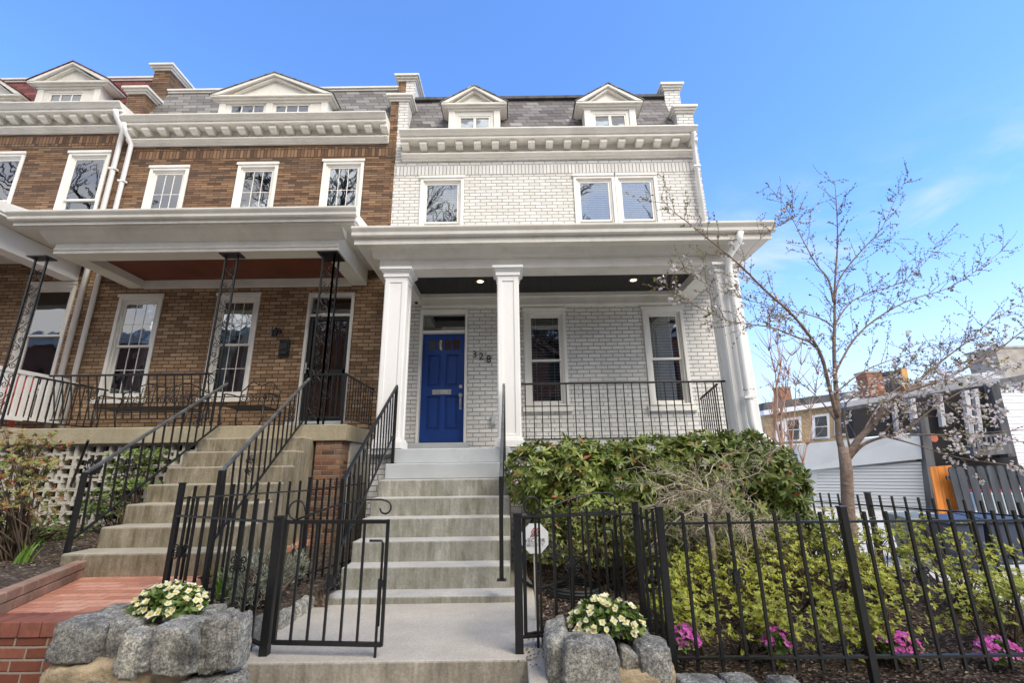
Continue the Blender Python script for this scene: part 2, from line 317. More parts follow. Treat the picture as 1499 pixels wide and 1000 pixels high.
#SECTION2
# ------------------------------------------------------------------ building kit
def wallgrid(mb,x0,x1,z0,z1,ops,y,dep=.30):
    xs=sorted({x0,x1,*[o[0] for o in ops],*[o[1] for o in ops]}); zs=sorted({z0,z1,*[o[2] for o in ops],*[o[3] for o in ops]})
    for i in range(len(xs)-1):
        for j in range(len(zs)-1):
            cx,cz=(xs[i]+xs[i+1])/2,(zs[j]+zs[j+1])/2
            if any(o[0]<cx<o[1] and o[2]<cz<o[3] for o in ops): continue
            mb.quad((xs[i],y,zs[j]),(xs[i+1],y,zs[j]),(xs[i+1],y,zs[j+1]),(xs[i],y,zs[j+1]))
    for a,b,c,d in ops:
        mb.quad((a,y,c),(a,y+dep,c),(a,y+dep,d),(a,y,d)); mb.quad((b,y,c),(b,y,d),(b,y+dep,d),(b,y+dep,c))
        mb.quad((a,y,d),(a,y+dep,d),(b,y+dep,d),(b,y,d)); mb.quad((a,y,c),(b,y,c),(b,y+dep,c),(a,y+dep,c))
def frame(mb,x0,x1,z0,z1,wl,wt,wb,y0,y1):
    mb.box(x0,x0+wl,y0,y1,z0,z1); mb.box(x1-wl,x1,y0,y1,z0,z1); mb.box(x0+wl,x1-wl,y0,y1,z1-wt,z1)
    if wb: mb.box(x0+wl,x1-wl,y0,y1,z0,z0+wb)
YW=8.5
def window(par,x0,x1,z0,z1,mid,blind=None,grid=None,jamb=.105,head=.14,y=YW,sill=True,trim='trim',lab=None):
    """double hung sash window; z0..z1 is the masonry opening, mid the meeting rail"""
    f=MB(); frame(f,x0+.003,x1-.003,z0+.003,z1-.003,jamb-.04,head-.04,.03,y-.025,y+.10); frame(f,x0+jamb-.037,x1-jamb+.037,z0+.033,z1-head+.037,.037,.037,0,y+.012,y+.12)
    f.box(x0-.02,x1+.02,y-.045,y-.026,z1-.05,z1+.012)
    w=f.build('window',M[trim],par,.006,label=lab)
    a,b,c,d=x0+jamb,x1-jamb,z0+.035,z1-head
    s=MB(); frame(s,a,b,mid-.02,d,.042,.045,.04,y+.03,y+.06); frame(s,a,b,c,mid+.02,.042,.04,.065,y+.064,y+.094)
    if grid:
        for q in (0,1):
            zz0,zz1=((mid+.02,d-.045) if q==0 else (c+.065,mid-.02)); yy=(y+.037,y+.051) if q==0 else (y+.071,y+.085)
            for i in range(1,grid[0]): xm=a+.042+(b-a-.084)*i/grid[0]; s.box(xm-.007,xm+.007,*yy,zz0,zz1)
            for i in range(1,grid[1]): zm=zz0+(zz1-zz0)*i/grid[1]; s.box(a+.042,b-.042,yy[0]+.002,yy[1]-.002,zm-.007,zm+.007)
    s.build('sash',M[trim],w,.004)
    p=MB(); p.box(a+.04,b-.04,y+.0425,y+.0465,mid+.018,d-.04); p.box(a+.04,b-.04,y+.0765,y+.0805,c+.06,mid-.018); p.build('pane',M['glass'],w)
    if sill: MB().px([(y+.1,z0-.005),(y-.07,z0-.03),(y-.07,z0-.11),(y+.1,z0-.11)],x0-.05,x1+.05).build('sill',M[trim],w,.006)
    r=MB(); r.box(x0+.002,x1-.002,y+.30,y+.9,z0-.02,z1+.02); r.build('room_shade_box',M['dark'],w)  # solid dark box in place of the unlit room
    if blind in('blind','shadeblind'):
        bl=MB(); zz=c+.05
        ty,tz,pp=((.018,.040,.044) if blind=='blind' else (.045,.016,.058))
        while zz<d-.03:
            Q=[Vector((xx,y+yy,zz+h_)) for (yy,h_) in ((.15,0),(.15+ty,tz)) for xx in (a+.01,b-.01)]; o_=Vector((0,.0015,.003)); bl.hexa([Q[0],Q[1],Q[3],Q[2],Q[0]+o_,Q[1]+o_,Q[3]+o_,Q[2]+o_]); zz+=pp
        for t in (.22,.78): bl.box(a+(b-a)*t-.004,a+(b-a)*t+.004,y+.146,y+.149,c,d)
        bl.build('blind',M[blind],w)
    elif blind=='curtain':
        cu=MB()
        for (u0,u1) in ((a,a+(b-a)*.36),(a+(b-a)*.66,b)):
            n=24; P=[(u0+(u1-u0)*i/n,y+.20+.022*math.sin(i*1.6)+.008*math.sin(i*.7)) for i in range(n+1)]
            for i in range(n): cu.quad((*P[i],c),(*P[i+1],c),(*P[i+1],d),(*P[i],d))
        cu.build('curtain',M['curtain'],w,fixn=False)
    elif blind=='shade':
        cu=MB(); cu.box(a,b,y+.16,y+.165,mid+.18*(d-mid),d); cu.build('roller_shade',M['curtain'],w)
    return w
def cornice(par,x0,x1,dz,x_first,n,pitch,mw=.15,mat='cream',crown_l=.0):
    """bracketed cornice along the front: frieze, bed mould, brackets, soffit, fascia and gutter crown"""
    c=MB()
    c.px([(8.5,6.46+dz),(8.45,6.46+dz),(8.445,6.50+dz),(8.41,6.51+dz),(8.385,6.535+dz),(8.36,6.545+dz),(8.36,6.575+dz),(8.45,6.585+dz),(8.45,6.80+dz),(8.20,6.80+dz),(8.20,6.848+dz),(8.225,6.852+dz),(8.225,6.868+dz),(8.195,6.872+dz),(8.17,6.885+dz),(8.15,6.915+dz),(8.12,6.945+dz),(8.10,6.955+dz),(8.10,6.985+dz),(8.5,6.995+dz)],x0,x1)
    o=c.build('cornice',M[mat],par,.004)
    for i in range(n):
        xx=x_first+i*pitch; b=MB(); b.px([(8.449,6.665+dz),(8.40,6.66+dz),(8.30,6.685+dz),(8.255,6.705+dz),(8.25,6.715+dz),(8.25,6.799+dz),(8.449,6.799+dz)],xx-mw/2,xx+mw/2); b.build('bracket',M[mat],o,.004)
    return o
def dormer(par,px0,px1,pyb,eL,eR,ye,peak,wins,roofmat,mat='cream',yf=8.42,ov=.12,cols=3):
    """gabled roof dormer located by its edges in the survey: body px0..px1, base row pyb, eave eL..eR at row ye, peak (x,y)"""
    yo=yf-ov
    xb0=at(px0,(pyb+ye)/2,yf).x; xb1=at(px1,(pyb+ye)/2,yf).x; zb=at((px0+px1)/2,pyb+6,yf).z
    e0=at(eL,ye,yo); e1=at(eR,ye,yo); ze=(e0.z+e1.z)/2; xp=(e0.x+e1.x)/2; zp=at(peak[0],peak[1],yo).z
    yb=yf+1.7; ws=[]
    for (a,b,t,bt) in wins: ws.append((at(a,t,yf).x,at(b,t,yf).x,max(at(a,bt,yf).z,zb+.02),at(a,t,yf).z))
    d=MB(); hz=ze-.075
    wallgrid(d,xb0,xb1,zb,hz,ws,yf,.12)
    d.quad((xb0,yf,zb),(xb0,yf,hz),(xb0,yb,hz),(xb0,yb,zb)); d.quad((xb1,yf,zb),(xb1,yb,zb),(xb1,yb,hz),(xb1,yf,hz))
    o=d.build('dormer',M[mat],par)
    p=MB()   # entablature, tympanum and raking cornice
    p.box(e0.x+.05,e1.x-.05,yo+.03,yb,hz,ze-.040); p.box(e0.x,e1.x,yo-.01,yb,ze-.039,ze)
    p.box(xb0-.03,xb1+.03,yf-.04,yf-.001,hz-.05,hz-.001)
    s=(zp-ze)/(xp-e0.x)
    p.py([(e0.x+.10,ze+.001),(e1.x-.10,ze+.001),(xp,zp-.10*s-.05)],yo+.10,yb)
    p.build('pediment',M[mat],o,.004)
    rk=MB()
    for sg,ex in ((1,e0.x),(-1,e1.x)):
        for (yy,t0,t1) in ((yo-.02,.0,.055),(yo+.03,.055,.12)):
            q=lambda off:[(ex+sg*off/s*0,ze+.002),]
            rk.py([(ex+sg*(t1/s if t1>.06 else .0)+sg*t0*.6/s,ze+.002),(ex+sg*(t1/s+.06),ze+.002),(xp,zp-t1),(xp,zp-t0)],yy,yb if t0==0 else yo+.125)
    rk.build('raking_cornice',M[mat],o)
    rf=MB()
    for sg,ex in ((1,e0.x),(-1,e1.x)):
        rf.py([(ex-sg*.025,ze+.003),(ex-sg*.025,ze+.02),(xp,zp+.03),(xp,zp+.004)],yo-.035,yb)
    rf.build('dormer_roof',M[roofmat],o)
    spans=[(xb0,xb0+.14),(xb1-.14,xb1)]+([(ws[0][1]+.03,ws[1][0]-.03)] if len(ws)>1 else [])
    for (a,b) in spans: MB().box(a,b,yf-.025,yf-.002,zb,hz-.051).build('pilaster',M[mat],o,.004)
    for (a,b,c,dd) in ws:
        fr=MB(); frame(fr,a+.002,b-.002,c,dd-.002,.035,.035,0,yf+.01,yf+.06)
        for i in range(1,cols): xm=a+(b-a)*i/cols; fr.box(xm-(.012 if cols==3 else .03),xm+(.012 if cols==3 else .03),yf+.015,yf+.05,c,dd-.03)
        if cols==3: fr.box(a,b,yf+.018,yf+.045,(c+dd)/2-.06,(c+dd)/2-.04)
        fr.build('dormer_window',M['trim'],o)
        MB().box(a+.03,b-.03,yf+.03,yf+.034,c,dd-.03).build('pane',M['glass'],o); MB().box(a,b,yf+.35,yf+.6,c-.1,dd+.1).build('room_shade_box',M['dark'],o)
    return o
def parapet(par,xl,xr,zlow,zhi,ybk,mats,name='party_wall',zb=6.4,capm='cream',split=None,ycut=9.0):
    """stepped fire wall: a low pier over the front and a taller one behind, each under a moulded cap"""
    halves=[(xl,xr,mats[0])] if len(mats)==1 else [(xl,split,mats[0]),(split,xr,mats[1])]
    for a,b,m in halves:
        w=MB(); w.box(a,b,8.498,ycut,zb,zlow-.16); w.box(a,b,ycut,ybk,zb,zhi-.16); w.build(name,M[m],par)
    c=MB()
    def cap(y0,y1,z):
        for o,z0,z1 in ((.03,z-.16,z-.11),(.065,z-.11,z-.06),(.10,z-.06,z)): c.box(xl-o,xr+o,y0-o,y1,z0,z1)
    cap(8.498,ycut,zlow); cap(ycut,ybk+.1,zhi); c.build('parapet_cap',M[capm],par,.008)
def mansard(par,x0,x1,z0,z1,y0,y1,mat,trim=None):
    y0=8.47; m=MB(); P=[(y0,z0),(y1,z1),(19,z1-.3),(19,z0),(8.6,z0)]
    m.px(P,x0,x1)
    o=m.build('roof',M[mat],par)
    if trim:
        t=MB(); t.box(x0,x1,y1-.06,y1+.15,z1-.07,z1-.02); t.box(x0,x1,y1-.09,y1+.15,z1-.02,z1+.03); t.build('ridge_trim',M[trim],par,.005)
    return o
def downspout(par,pts,r=.045,mat='gutter'):
    d=MB(); d.tube(pts,r,8); o=d.build('downspout',M[mat],par)
    for i in range(len(pts)-1):
        a,c=Vector(pts[i]),Vector(pts[i+1])
        if abs(c.z-a.z)>1.2:
            for t in (.15,.85): q=a.lerp(c,t); MB().box(q.x-r*1.5,q.x+r*1.5,q.y-r*1.15,q.y+r*1.15,q.z-.015,q.z+.015).build('bracket_strap',M[mat],o)
    return o

# ================================================================== WHITE HOUSE
WX0,WX1=-2.5,4.13
wh=thing('row_house','white painted brick row house with blue front door and columned porch, end of row','house',(0.8,8.5,-1.3))
lw=[(.23,1.06,1.10,3.02),(2.56,3.37,1.08,3.02)]
up=[(-1.92,-.98,4.15,6.07),(1.36,2.25,4.15,6.07),(2.25,3.15,4.15,6.07)]
dr=(-1.80,-.86,.42,3.03)
w=MB(); wallgrid(w,WX0,WX1,-1.4,6.9,lw+up+[dr],YW); w.quad((WX1,YW,-1.4),(WX1,19,-1.4),(WX1,19,8.4),(WX1,YW,6.9)); w.quad((WX0,19,-1.4),(WX1,19,-1.4),(WX1,19,8.4),(WX0,19,8.4)); w.quad((WX0,YW,-1.4),(WX0,19,-1.4),(WX0,19,8.4),(WX0,YW,6.9))
w.build('wall',M['wbrick'],wh)
s=MB(); s.box(WX0+.03,WX1-.002,YW-.004,YW+.05,6.10,6.335); s.build('brick_band',M['wsold'],wh)
window(wh,*up[0],4.98,'blind'); window(wh,*up[1],4.98,'blind'); window(wh,*up[2],4.98,'blind')
window(wh,*lw[0],1.98,'shadeblind'); window(wh,*lw[1],1.98,'shadeblind')
# front door in its frame with transom
f=MB(); a,b,c,d=dr
frame(f,a+.003,b-.003,c,d-.003,.05,.09,0,YW-.03,YW+.16); f.box(a+.05,b-.05,YW+.0,YW+.14,2.555,2.605)
fo=f.build('door_frame',M['trim'],wh,.006)
MB().box(a+.05,b-.05,YW+.06,YW+.066,2.60,d-.09).build('transom',M['glass'],fo); MB().box(a,b,YW+.32,YW+1.2,c-.1,d+.05).build('hall_shade_box',M['dark'],fo)
st=MB(); st.box(a-.06,b+.06,YW-.30,YW+.2,.281,c+.02); st.build('door_step',M['greypaint'],wh,.012)
D0,D1,DZ0,DZ1=a+.055,b-.055,c+.05,2.55
dm=MB(); dy=YW+.09; wd=D1-D0
lites=[(D0+.10+i*(wd-.20)/4+.015,D0+.10+(i+1)*(wd-.20)/4-.015,DZ1-.32,DZ1-.11) for i in range(4)]
pan=[(D0+.12,D0+wd/2-.05,DZ0+.22,DZ0+.86),(D0+wd/2+.05,D1-.12,DZ0+.22,DZ0+.86),(D0+.12,D0+wd/2-.05,DZ0+1.04,DZ0+1.66),(D0+wd/2+.05,D1-.12,DZ0+1.04,DZ0+1.66)]
wallgrid(dm,D0,D1,DZ0,DZ1,lites+pan,dy,.036)
for p in pan: dm.quad((p[0],dy+.036,p[2]),(p[1],dy+.036,p[2]),(p[1],dy+.036,p[3]),(p[0],dy+.036,p[3])); dm.box(p[0]+.05,p[1]-.05,dy+.018,dy+.037,p[2]+.05,p[3]-.05)
door=dm.build('front_door',M['blue'],wh)
g=MB(); 
for l in lites: g.box(l[0],l[1],dy+.018,dy+.022,l[2],l[3])
g.build('door_lite',M['glass'],door)
h=MB(); hx=D1-.075; h.disc((hx,dy-.012,DZ0+1.03),.034,'y',.03,20); h.build('deadbolt',M['metal'],door)
h=MB(); h.disc((hx,dy-.01,DZ0+.87),.036,'y',.02,20); h.box(hx-.02,hx+.02,dy-.014,dy,DZ0+.60,DZ0+.87); h.tube([(hx,dy-.01,DZ0+.82),(hx,dy-.06,DZ0+.80),(hx,dy-.065,DZ0+.70),(hx,dy-.01,DZ0+.63)],.011,6); h.disc((hx,dy-.012,DZ0+.62),.024,'y',.02,16); h.build('door_handle',M['metal'],door)
h=MB(); xm=(D0+D1)/2-.02; h.box(xm-.18,xm+.18,dy-.012,dy+.004,DZ0+.885,DZ0+.98); h.box(xm-.155,xm+.155,dy-.018,dy-.012,DZ0+.905,DZ0+.955); h.build('mail_slot',M['metal'],door,.003)
# house number, bell, outlet, camera
def lettering(par,name,txt,size,loc,mat,ext=.008,off=.001,align='LEFT'):
    cu=bpy.data.curves.new('t','FONT'); cu.body=txt; cu.size=size; cu.extrude=ext; cu.offset=off; cu.align_x=align; cu.resolution_u=4
    q=bpy.data.objects.new('t',cu); COL.objects.link(q); bpy.context.view_layer.update()
    me=bpy.data.meshes.new_from_object(q.evaluated_get(bpy.context.evaluated_depsgraph_get())); bpy.data.objects.remove(q); me.materials.clear(); me.materials.append(M[mat])
    for v in me.vertices: v.co=Vector((v.co.x,-v.co.z,v.co.y))+Vector(loc)
    o=bpy.data.objects.new(name,me); COL.objects.link(o); o.parent=par; o.location=-absloc(par); return o
for ch,px,py in (('3',691.0,524),('2',700.5,527),('8',711.5,531)): lettering(wh,'house_number',ch,.205,at(px,py,YW-.02),'black',.008,-.002)
p=at(684.5,556,YW); h=MB(); h.disc((p.x,YW-.012,p.z),.026,'y',.024,16); h.build('door_bell',M['metal'],wh)
p=at(722.5,616,YW); h=MB(); h.box(p.x-.05,p.x+.05,YW-.07,YW-.002,p.z-.085,p.z+.085); h.box(p.x-.035,p.x+.035,YW-.085,YW-.07,p.z-.06,p.z+.065); h.build('outlet_cover',M['greypaint'],wh,.012)
p=at(610,444,8.38); h=MB(); h.tube([(p.x,8.46,p.z+.05),(p.x,8.36,p.z),(p.x+.01,8.30,p.z-.02)],.03,10); h.build('security_camera',M['black'],wh)
# porch of the white house
PF=6.8
pb=MB(); pb.box(-2.14,3.56,PF,7.15,3.13,3.42); pb.box(-2.17,3.59,PF-.03,PF-.001,3.29,3.42)
for xa,xb in ((-2.12,-1.76),(3.20,3.56)): pb.box(xa,xb,7.15,8.497,3.13,3.42)
pb.box(-1.76,3.20,8.33,8.497,3.05,3.27); pb.box(-1.76,3.20,8.27,8.329,3.20,3.28)
pb.px([(PF-.001,3.30),(PF-.06,3.32),(PF-.10,3.37),(PF-.16,3.43),(PF-.001,3.43)],-2.24,3.66)
pb.build('porch_beam',M['cream'],wh,.006)
MB().box(-1.78,3.22,7.13,8.35,3.28,3.30).build('porch_ceiling',M['ceil'],wh)
rf=MB(); rf.box(-2.44,4.09,6.52,8.497,3.42,3.45); rf.box(-2.47,4.12,6.49,6.52,3.42,3.53); rf.px([(6.46,3.62),(8.497,4.06),(8.497,3.46),(6.53,3.46)],-2.46,4.11)
rf.build('porch_roof',M['cream'],wh,.004)
gt=MB(); gt.px([(6.489,3.525),(6.44,3.53),(6.425,3.55),(6.42,3.60),(6.395,3.64),(6.385,3.66),(6.385,3.69),(6.489,3.69)],-2.5,4.17); gt.build('gutter',M['cream'],wh,.003)
def column(par,x0,x1,y0,y1,z0,z1):
    c=MB(); c.box(x0+.02,x1-.02,y0+.02,y1-.02,z0+.02,z1-.02)
    for yy in ((y0+.008,y0+.021),(y1-.021,y1-.008)):
        frame(c,x0+.022,x1-.022,z0+.10,z1-.16,.07,.09,.09,*yy)
    for xx in ((x0+.008,x0+.0205),(x1-.0205,x1-.008)):
        for (a,b) in ((y0+.022,y0+.09),(y1-.09,y1-.022)): c.box(*xx,a,b,z0+.10,z1-.16)
        c.box(*xx,y0+.09,y1-.09,z1-.25,z1-.16); c.box(*xx,y0+.09,y1-.09,z0+.10,z0+.19)
    o=c.build('porch_column',M['white'],par,.004)
    k=MB(); k.box(x0-.012,x1+.012,y0-.012,y1+.012,z1-.16,z1-.11); k.box(x0+.006,x1-.006,y0+.006,y1-.006,z1-.20,z1-.16)
    for i,(o_,za,zb) in enumerate(((.012,.11,.085),(.028,.085,.065),(.044,.065,.045),(.062,.045,.001))): k.box(x0-o_,x1+o_,y0-o_,y1+o_,z1-za,z1-zb)
    k.build('capital',M['white'],o,.003)
    k=MB(); k.box(x0-.03,x1+.03,y0-.03,y1+.03,z0,z0+.10); k.box(x0-.012,x1+.012,y0-.012,y1+.012,z0+.10,z0+.135); k.build('column_base',M['white'],o,.006)
for xa,xb in ((-2.03,-1.65),(-.235,.13),(3.27,3.65)): column(wh,xa,xb,6.74,7.10,.285,3.13)
for px_,py_ in ((703,411),(927,409)):
    q=at(px_,py_,7.0); q=q*(3.28/q.z); t=MB()
    for i in range(24):
        a0,a1=2*math.pi*i/24,2*math.pi*(i+1)/24
        t.hexa([Vector((q.x+r_*math.cos(a_),q.y+r_*math.sin(a_),zz)) for zz in (3.262,3.279) for (r_,a_) in ((.055,a0),(.085,a0),(.085,a1),(.055,a1))])
    l=t.build('recessed_light',M['metal'],wh); k=MB(); k.disc((q.x,q.y,3.274),.056,'z',.006,20); k.build('bulb',M['lamp'],l)
sl=MB(); sl.box(-2.12,3.78,6.725,8.2,.20,.28); sl.build('porch_floor',M['greypaint'],wh,.01)
sk=MB(); sk.box(-2.1,-1.755,6.83,8.4,-1.4,.199); sk.box(-.05,3.7,6.83,8.4,-1.4,.199); sk.build('porch_base',M['wbrick'],wh)
# roof
cornice(wh,-2.34,4.02,0,-2.24,17,.388)
mansard(wh,-2.27,3.76,6.99,8.60,8.13,9.08,'slate'); MB().box(-2.26,3.75,9.0,9.14,8.59,8.66).build('ridge_cap',M['greywood'],wh)
dormer(wh,657,732,187,646,742,150,(696,126),[(672,718,170,188)],'slate',cols=2)
dormer(wh,855,930,186,843,941,148,(891,123),[(869,916,167,187)],'slate',cols=2)
zl=at(1000,152,8.4).z; zh=at(985,124,9.0).z
parapet(wh,3.76,4.13,zl,zh,11.5,['wbrick'],zb=6.895)
zl=at(600,135,8.4).z; zh=at(590,109,8.95).z
parapet(wh,-2.67,-2.27,zl,zh,11.5,['bbrick','wbrick'],name='party_wall',zb=6.4,split=-2.49)
downspout(wh,[(3.93,8.16,6.86),(3.95,8.30,6.72),(4.0,8.40,6.55),(4.0,8.43,3.95)],.05,'gutter')
downspout(wh,[(3.62,6.46,3.54),(3.60,6.50,3.40),(3.47,6.62,3.2),(3.46,6.67,3.0),(3.46,6.67,.58),(3.47,6.65,.47),(3.55,6.60,.36),(3.64,6.54,.22)],.055,'white')

# ================================================================== BROWN HOUSE
bh=thing('row_house','brown brick row house with a wide dormer and an iron-posted porch, beside the white house','house',(-5.4,8.5,-1.3))
BX0,BX1=-8.40,-2.5
bl_=[(-7.82,-6.94,1.36,3.43),(-5.86,-5.00,1.36,3.43)]
bu=[(-7.80,-6.95,4.35,6.42),(-5.90,-5.02,4.35,6.47),(-4.05,-3.16,4.35,6.52)]
bd=(-4.04,-3.12,.66,3.42)
w=MB(); wallgrid(w,BX0,BX1,3.7,7.35,bu,YW); w.quad((BX0,YW,-1.4),(BX0,19,-1.4),(BX0,19,8.8),(BX0,YW,7.3)); w.quad((BX0,19,-1.4),(BX1,19,-1.4),(BX1,19,8.8),(BX0,19,8.8)); w.build('wall',M['bbrick'],bh)
w=MB(); wallgrid(w,BX0,BX1,-1.4,3.7,bl_+[bd],YW); w.build('porch_wall',M['tbrick'],bh)
s=MB(); s.box(BX0+.03,BX1-.02,YW-.004,YW+.05,6.62,6.855); s.build('brick_band',M['bsold'],bh)
for o_ in bu: window(bh,*o_,5.25,'curtain' if o_[0]>-6 else 'blind',(3,2))
for o_ in bl_: window(bh,*o_,2.38,'curtain',(3,2))
# storm door with iron scrollwork
a,b,c,d=bd; f=MB(); frame(f,a+.003,b-.003,c,d-.003,.055,.07,0,YW-.03,YW+.14); f.box(a+.055,b-.055,YW,YW+.12,2.93,2.98); fo=f.build('door_frame',M['trim'],bh,.006)
MB().box(a+.05,b-.05,YW+.06,YW+.066,2.98,d-.07).build('transom',M['glass'],fo); MB().box(a,b,YW+.32,YW+.9,c-.1,d+.05).build('hall_shade_box',M['dark'],fo)
st=MB(); st.box(a-.05,b+.05,YW-.28,YW+.2,.661,.85); st.build('door_step',M['greypaint'],bh,.012)
wd_=MB(); x0,x1,z0,z1=a+.06,b-.06,.86,2.925
wallgrid(wd_,x0,x1,z0,z1,[(x0+.12,x0+.36,z0+.2,z0+.85),(x1-.36,x1-.12,z0+.2,z0+.85),(x0+.12,x0+.36,z0+1.1,z1-.15),(x1-.36,x1-.12,z0+1.1,z1-.15)],YW+.12,.02)
wd_.quad((x0,YW+.14,z0),(x1,YW+.14,z0),(x1,YW+.14,z1),(x0,YW+.14,z1)); wd_.build('front_door',M['brown_door'],bh)
sd=MB(); frame(sd,x0,x1,z0,z1,.075,.08,.12,YW+.02,YW+.055); sd.box(x0,x1,YW+.02,YW+.05,z0+.92,z0+1.0)
for i in range(1,5):
    xx=x0+.075+(x1-x0-.15)*i/5; sd.bar((xx,YW+.035,z0),(xx,YW+.035,z1),.014)
for zc in [z0+.2+.165*i for i in range(11)]:
    for xc in (x0+.19,x0+.40,x1-.19):
        sd.scroll((xc,YW+.03,zc),.07,1.3,0,.006); sd.scroll((xc,YW+.03,zc+.08),.06,1.3,math.pi,.006,-1)
sdo=sd.build('storm_door',M['iron'],bh)
MB().box(x0+.07,x1-.07,YW+.06,YW+.064,z0+.1,z1-.07).build('pane',M['dimglass'],sdo)
h=MB(); h.box(x0+.02,x0+.05,YW-.02,YW+.02,z0+.92,z0+1.13); h.tube([(x0+.035,YW-.01,z0+1.0),(x0+.035,YW-.06,z0+1.0),(x0+.12,YW-.06,z0+1.0)],.01,6); h.build('handle',M['metal'],sdo)
p=at(417,509,YW); h=MB(); h.box(p.x-.10,p.x+.10,YW-.04,YW-.003,p.z-.19,p.z+.15); h.box(p.x-.07,p.x+.07,YW-.055,YW-.04,p.z-.05,p.z+.10); h.box(p.x-.08,p.x+.08,YW-.075,YW-.04,p.z-.15,p.z-.08); h.build('mail_box',M['iron'],bh,.01)
p=at(408,489,YW); h=MB(); h.disc((p.x,YW-.02,p.z+.05),.06,'y',.03,16); h.tube([(p.x,YW-.03,p.z+.05),(p.x,YW-.12,p.z+.09),(p.x,YW-.17,p.z+.03)],.014,6); h.disc((p.x,YW-.17,p.z-.04),.05,'z',.12,14,.075); h.build('wall_lamp',M['iron'],bh)
cornice(bh,-8.38,-2.66,.47,-8.26,17,.346,.15)
mansard(bh,-8.42,-2.66,7.46,at(560,131,9.1).z,8.13,9.1,'slate2','cream')
dormer(bh,322,480,170,308,487,138,(398,107),[(337,389,152,171),(402,454,152,171)],'slate2',cols=3)
downspout(bh,[(-8.30,8.16,7.3),(-8.32,8.25,7.15),(-8.28,8.42,6.95),(-8.28,8.43,.7)],.044,'white')
zl=at(225,124,8.4).z; zh=at(245,96,9.0).z
parapet(bh,-8.72,-8.32,zl,zh,11.5,['bbrick'],zb=7.0,ycut=9.0)
# porch roof of the brown house
BF=6.95
pb=MB(); pb.px([(BF,3.57),(BF,3.62),(BF-.02,3.63),(BF-.02,3.66),(BF,3.68),(BF,3.93),(7.25,3.93),(7.25,3.57)],-7.70,-2.90)
for xa,xb in ((-7.66,-7.36),(-3.20,-2.90)): pb.box(xa,xb,7.25,8.497,3.57,3.92)
pb.px([(BF-.001,3.75),(BF-.05,3.77),(BF-.16,3.83),(BF-.24,3.90),(BF-.001,3.90)],-7.80,-2.78)
pb.box(-7.36,-3.2,8.44,8.497,3.55,3.72); pb.build('porch_beam',M['cream'],bh,.006)
MB().box(-7.38,-3.18,7.2,8.45,3.72,3.74).build('porch_ceiling',M['redceil'],bh)
rf=MB(); rf.box(-8.10,-2.56,6.66,8.497,3.90,3.94); rf.px([(6.62,3.92),(6.62,4.10),(8.497,4.32),(8.497,3.945),(6.7,3.945)],-8.13,-2.53); rf.build('porch_roof',M['cream'],bh,.004)
gt=MB(); gt.px([(6.619,3.985),(6.57,3.99),(6.555,4.01),(6.55,4.05),(6.52,4.09),(6.51,4.11),(6.51,4.135),(6.619,4.135)],-8.18,-2.5); gt.build('gutter',M['cream'],bh,.003)
def lace_post(par,p,z0,z1,w=.20,three=False,a=0):
    c=MB(); ca,sa=math.cos(a),math.sin(a); ex=Vector((ca,sa,0))
    def face(o,ex):
        for s_ in (-1,1):
            q=o+ex*s_*w/2; c.bar((q.x,q.y,z0),(q.x,q.y,z1),.026)
        z=z0+.12; i=0
        while z<z1-.12:
            sg=1 if i%2 else -1; ctr=o+ex*(sg*w*.12); 
            c.scroll((ctr.x,ctr.y,z),.062,1.4,R(90),.006,sg,ex); c.scroll((o.x-ex.x*sg*w*.2,o.y-ex.y*sg*w*.2,z+.13),.045,1.3,R(-90),.006,sg,ex)
            a_=o-ex*sg*w/2; b_=o+ex*sg*w/2; P=[]
            for k in range(7): t=k/6; P.append((a_.x+(b_.x-a_.x)*t,a_.y+(b_.y-a_.y)*t,z-.1+.30*t+.03*math.sin(t*6.28)))
            c.tube(P,.006,5); z+=.30; i+=1
    o=Vector((p[0],p[1],0)); face(o,ex)
    if three:
        c.bar((o.x+w/2,o.y+w,z0),(o.x+w/2,o.y+w,z1),.026); face(o+Vector((w/2,w/2,0)),Vector((0,1,0)))
    c.box(p[0]-.17,p[0]+.17,p[1]-.1,p[1]+(.28 if three else .1),z1-.02,z1); c.box(p[0]-.14,p[0]+.14,p[1]-.06,p[1]+(.24 if three else .06),z0,z0+.02)
    c.build('iron_post',M['iron'],par,0)
lace_post(bh,(at(61,380,7.08).x,7.08),.662,3.568); lace_post(bh,(at(340,374,7.08).x,7.08),.662,3.568); lace_post(bh,(at(482,372,7.08).x,7.08),.662,3.568,.19,True)
sl=MB(); sl.box(-8.4,-2.5,6.9,8.2,.42,.66); sl.build('porch_floor',M['slab'],bh,.012)
pr=MB(); pr.box(-2.94,-2.56,6.93,7.25,-1.3,.419); pr.build('porch_pier',M['pier'],bh)
bs=MB()
for i in range(5):
    for j in range(3): bs.box(-2.60,-2.53,7.251+j*.42,7.251+j*.42+.416,.419-(i+1)*.32,.419-i*.32-.006)
bs.build('block_wall',M['block'],bh,.006)
orn=MB()
for (yy,zz) in ((7.50,-.02),(7.92,.25)):
    for k in range(3): orn.tube([(-2.525,yy+.06*t*math.cos(k*.9),zz+.10*math.sin(1.2+k)*t-.05*k) for t in (-1,-.3,.3,1)],[.006,.018,.018,.006],6)
orn.build('block_ornament',M['iron'],bh)
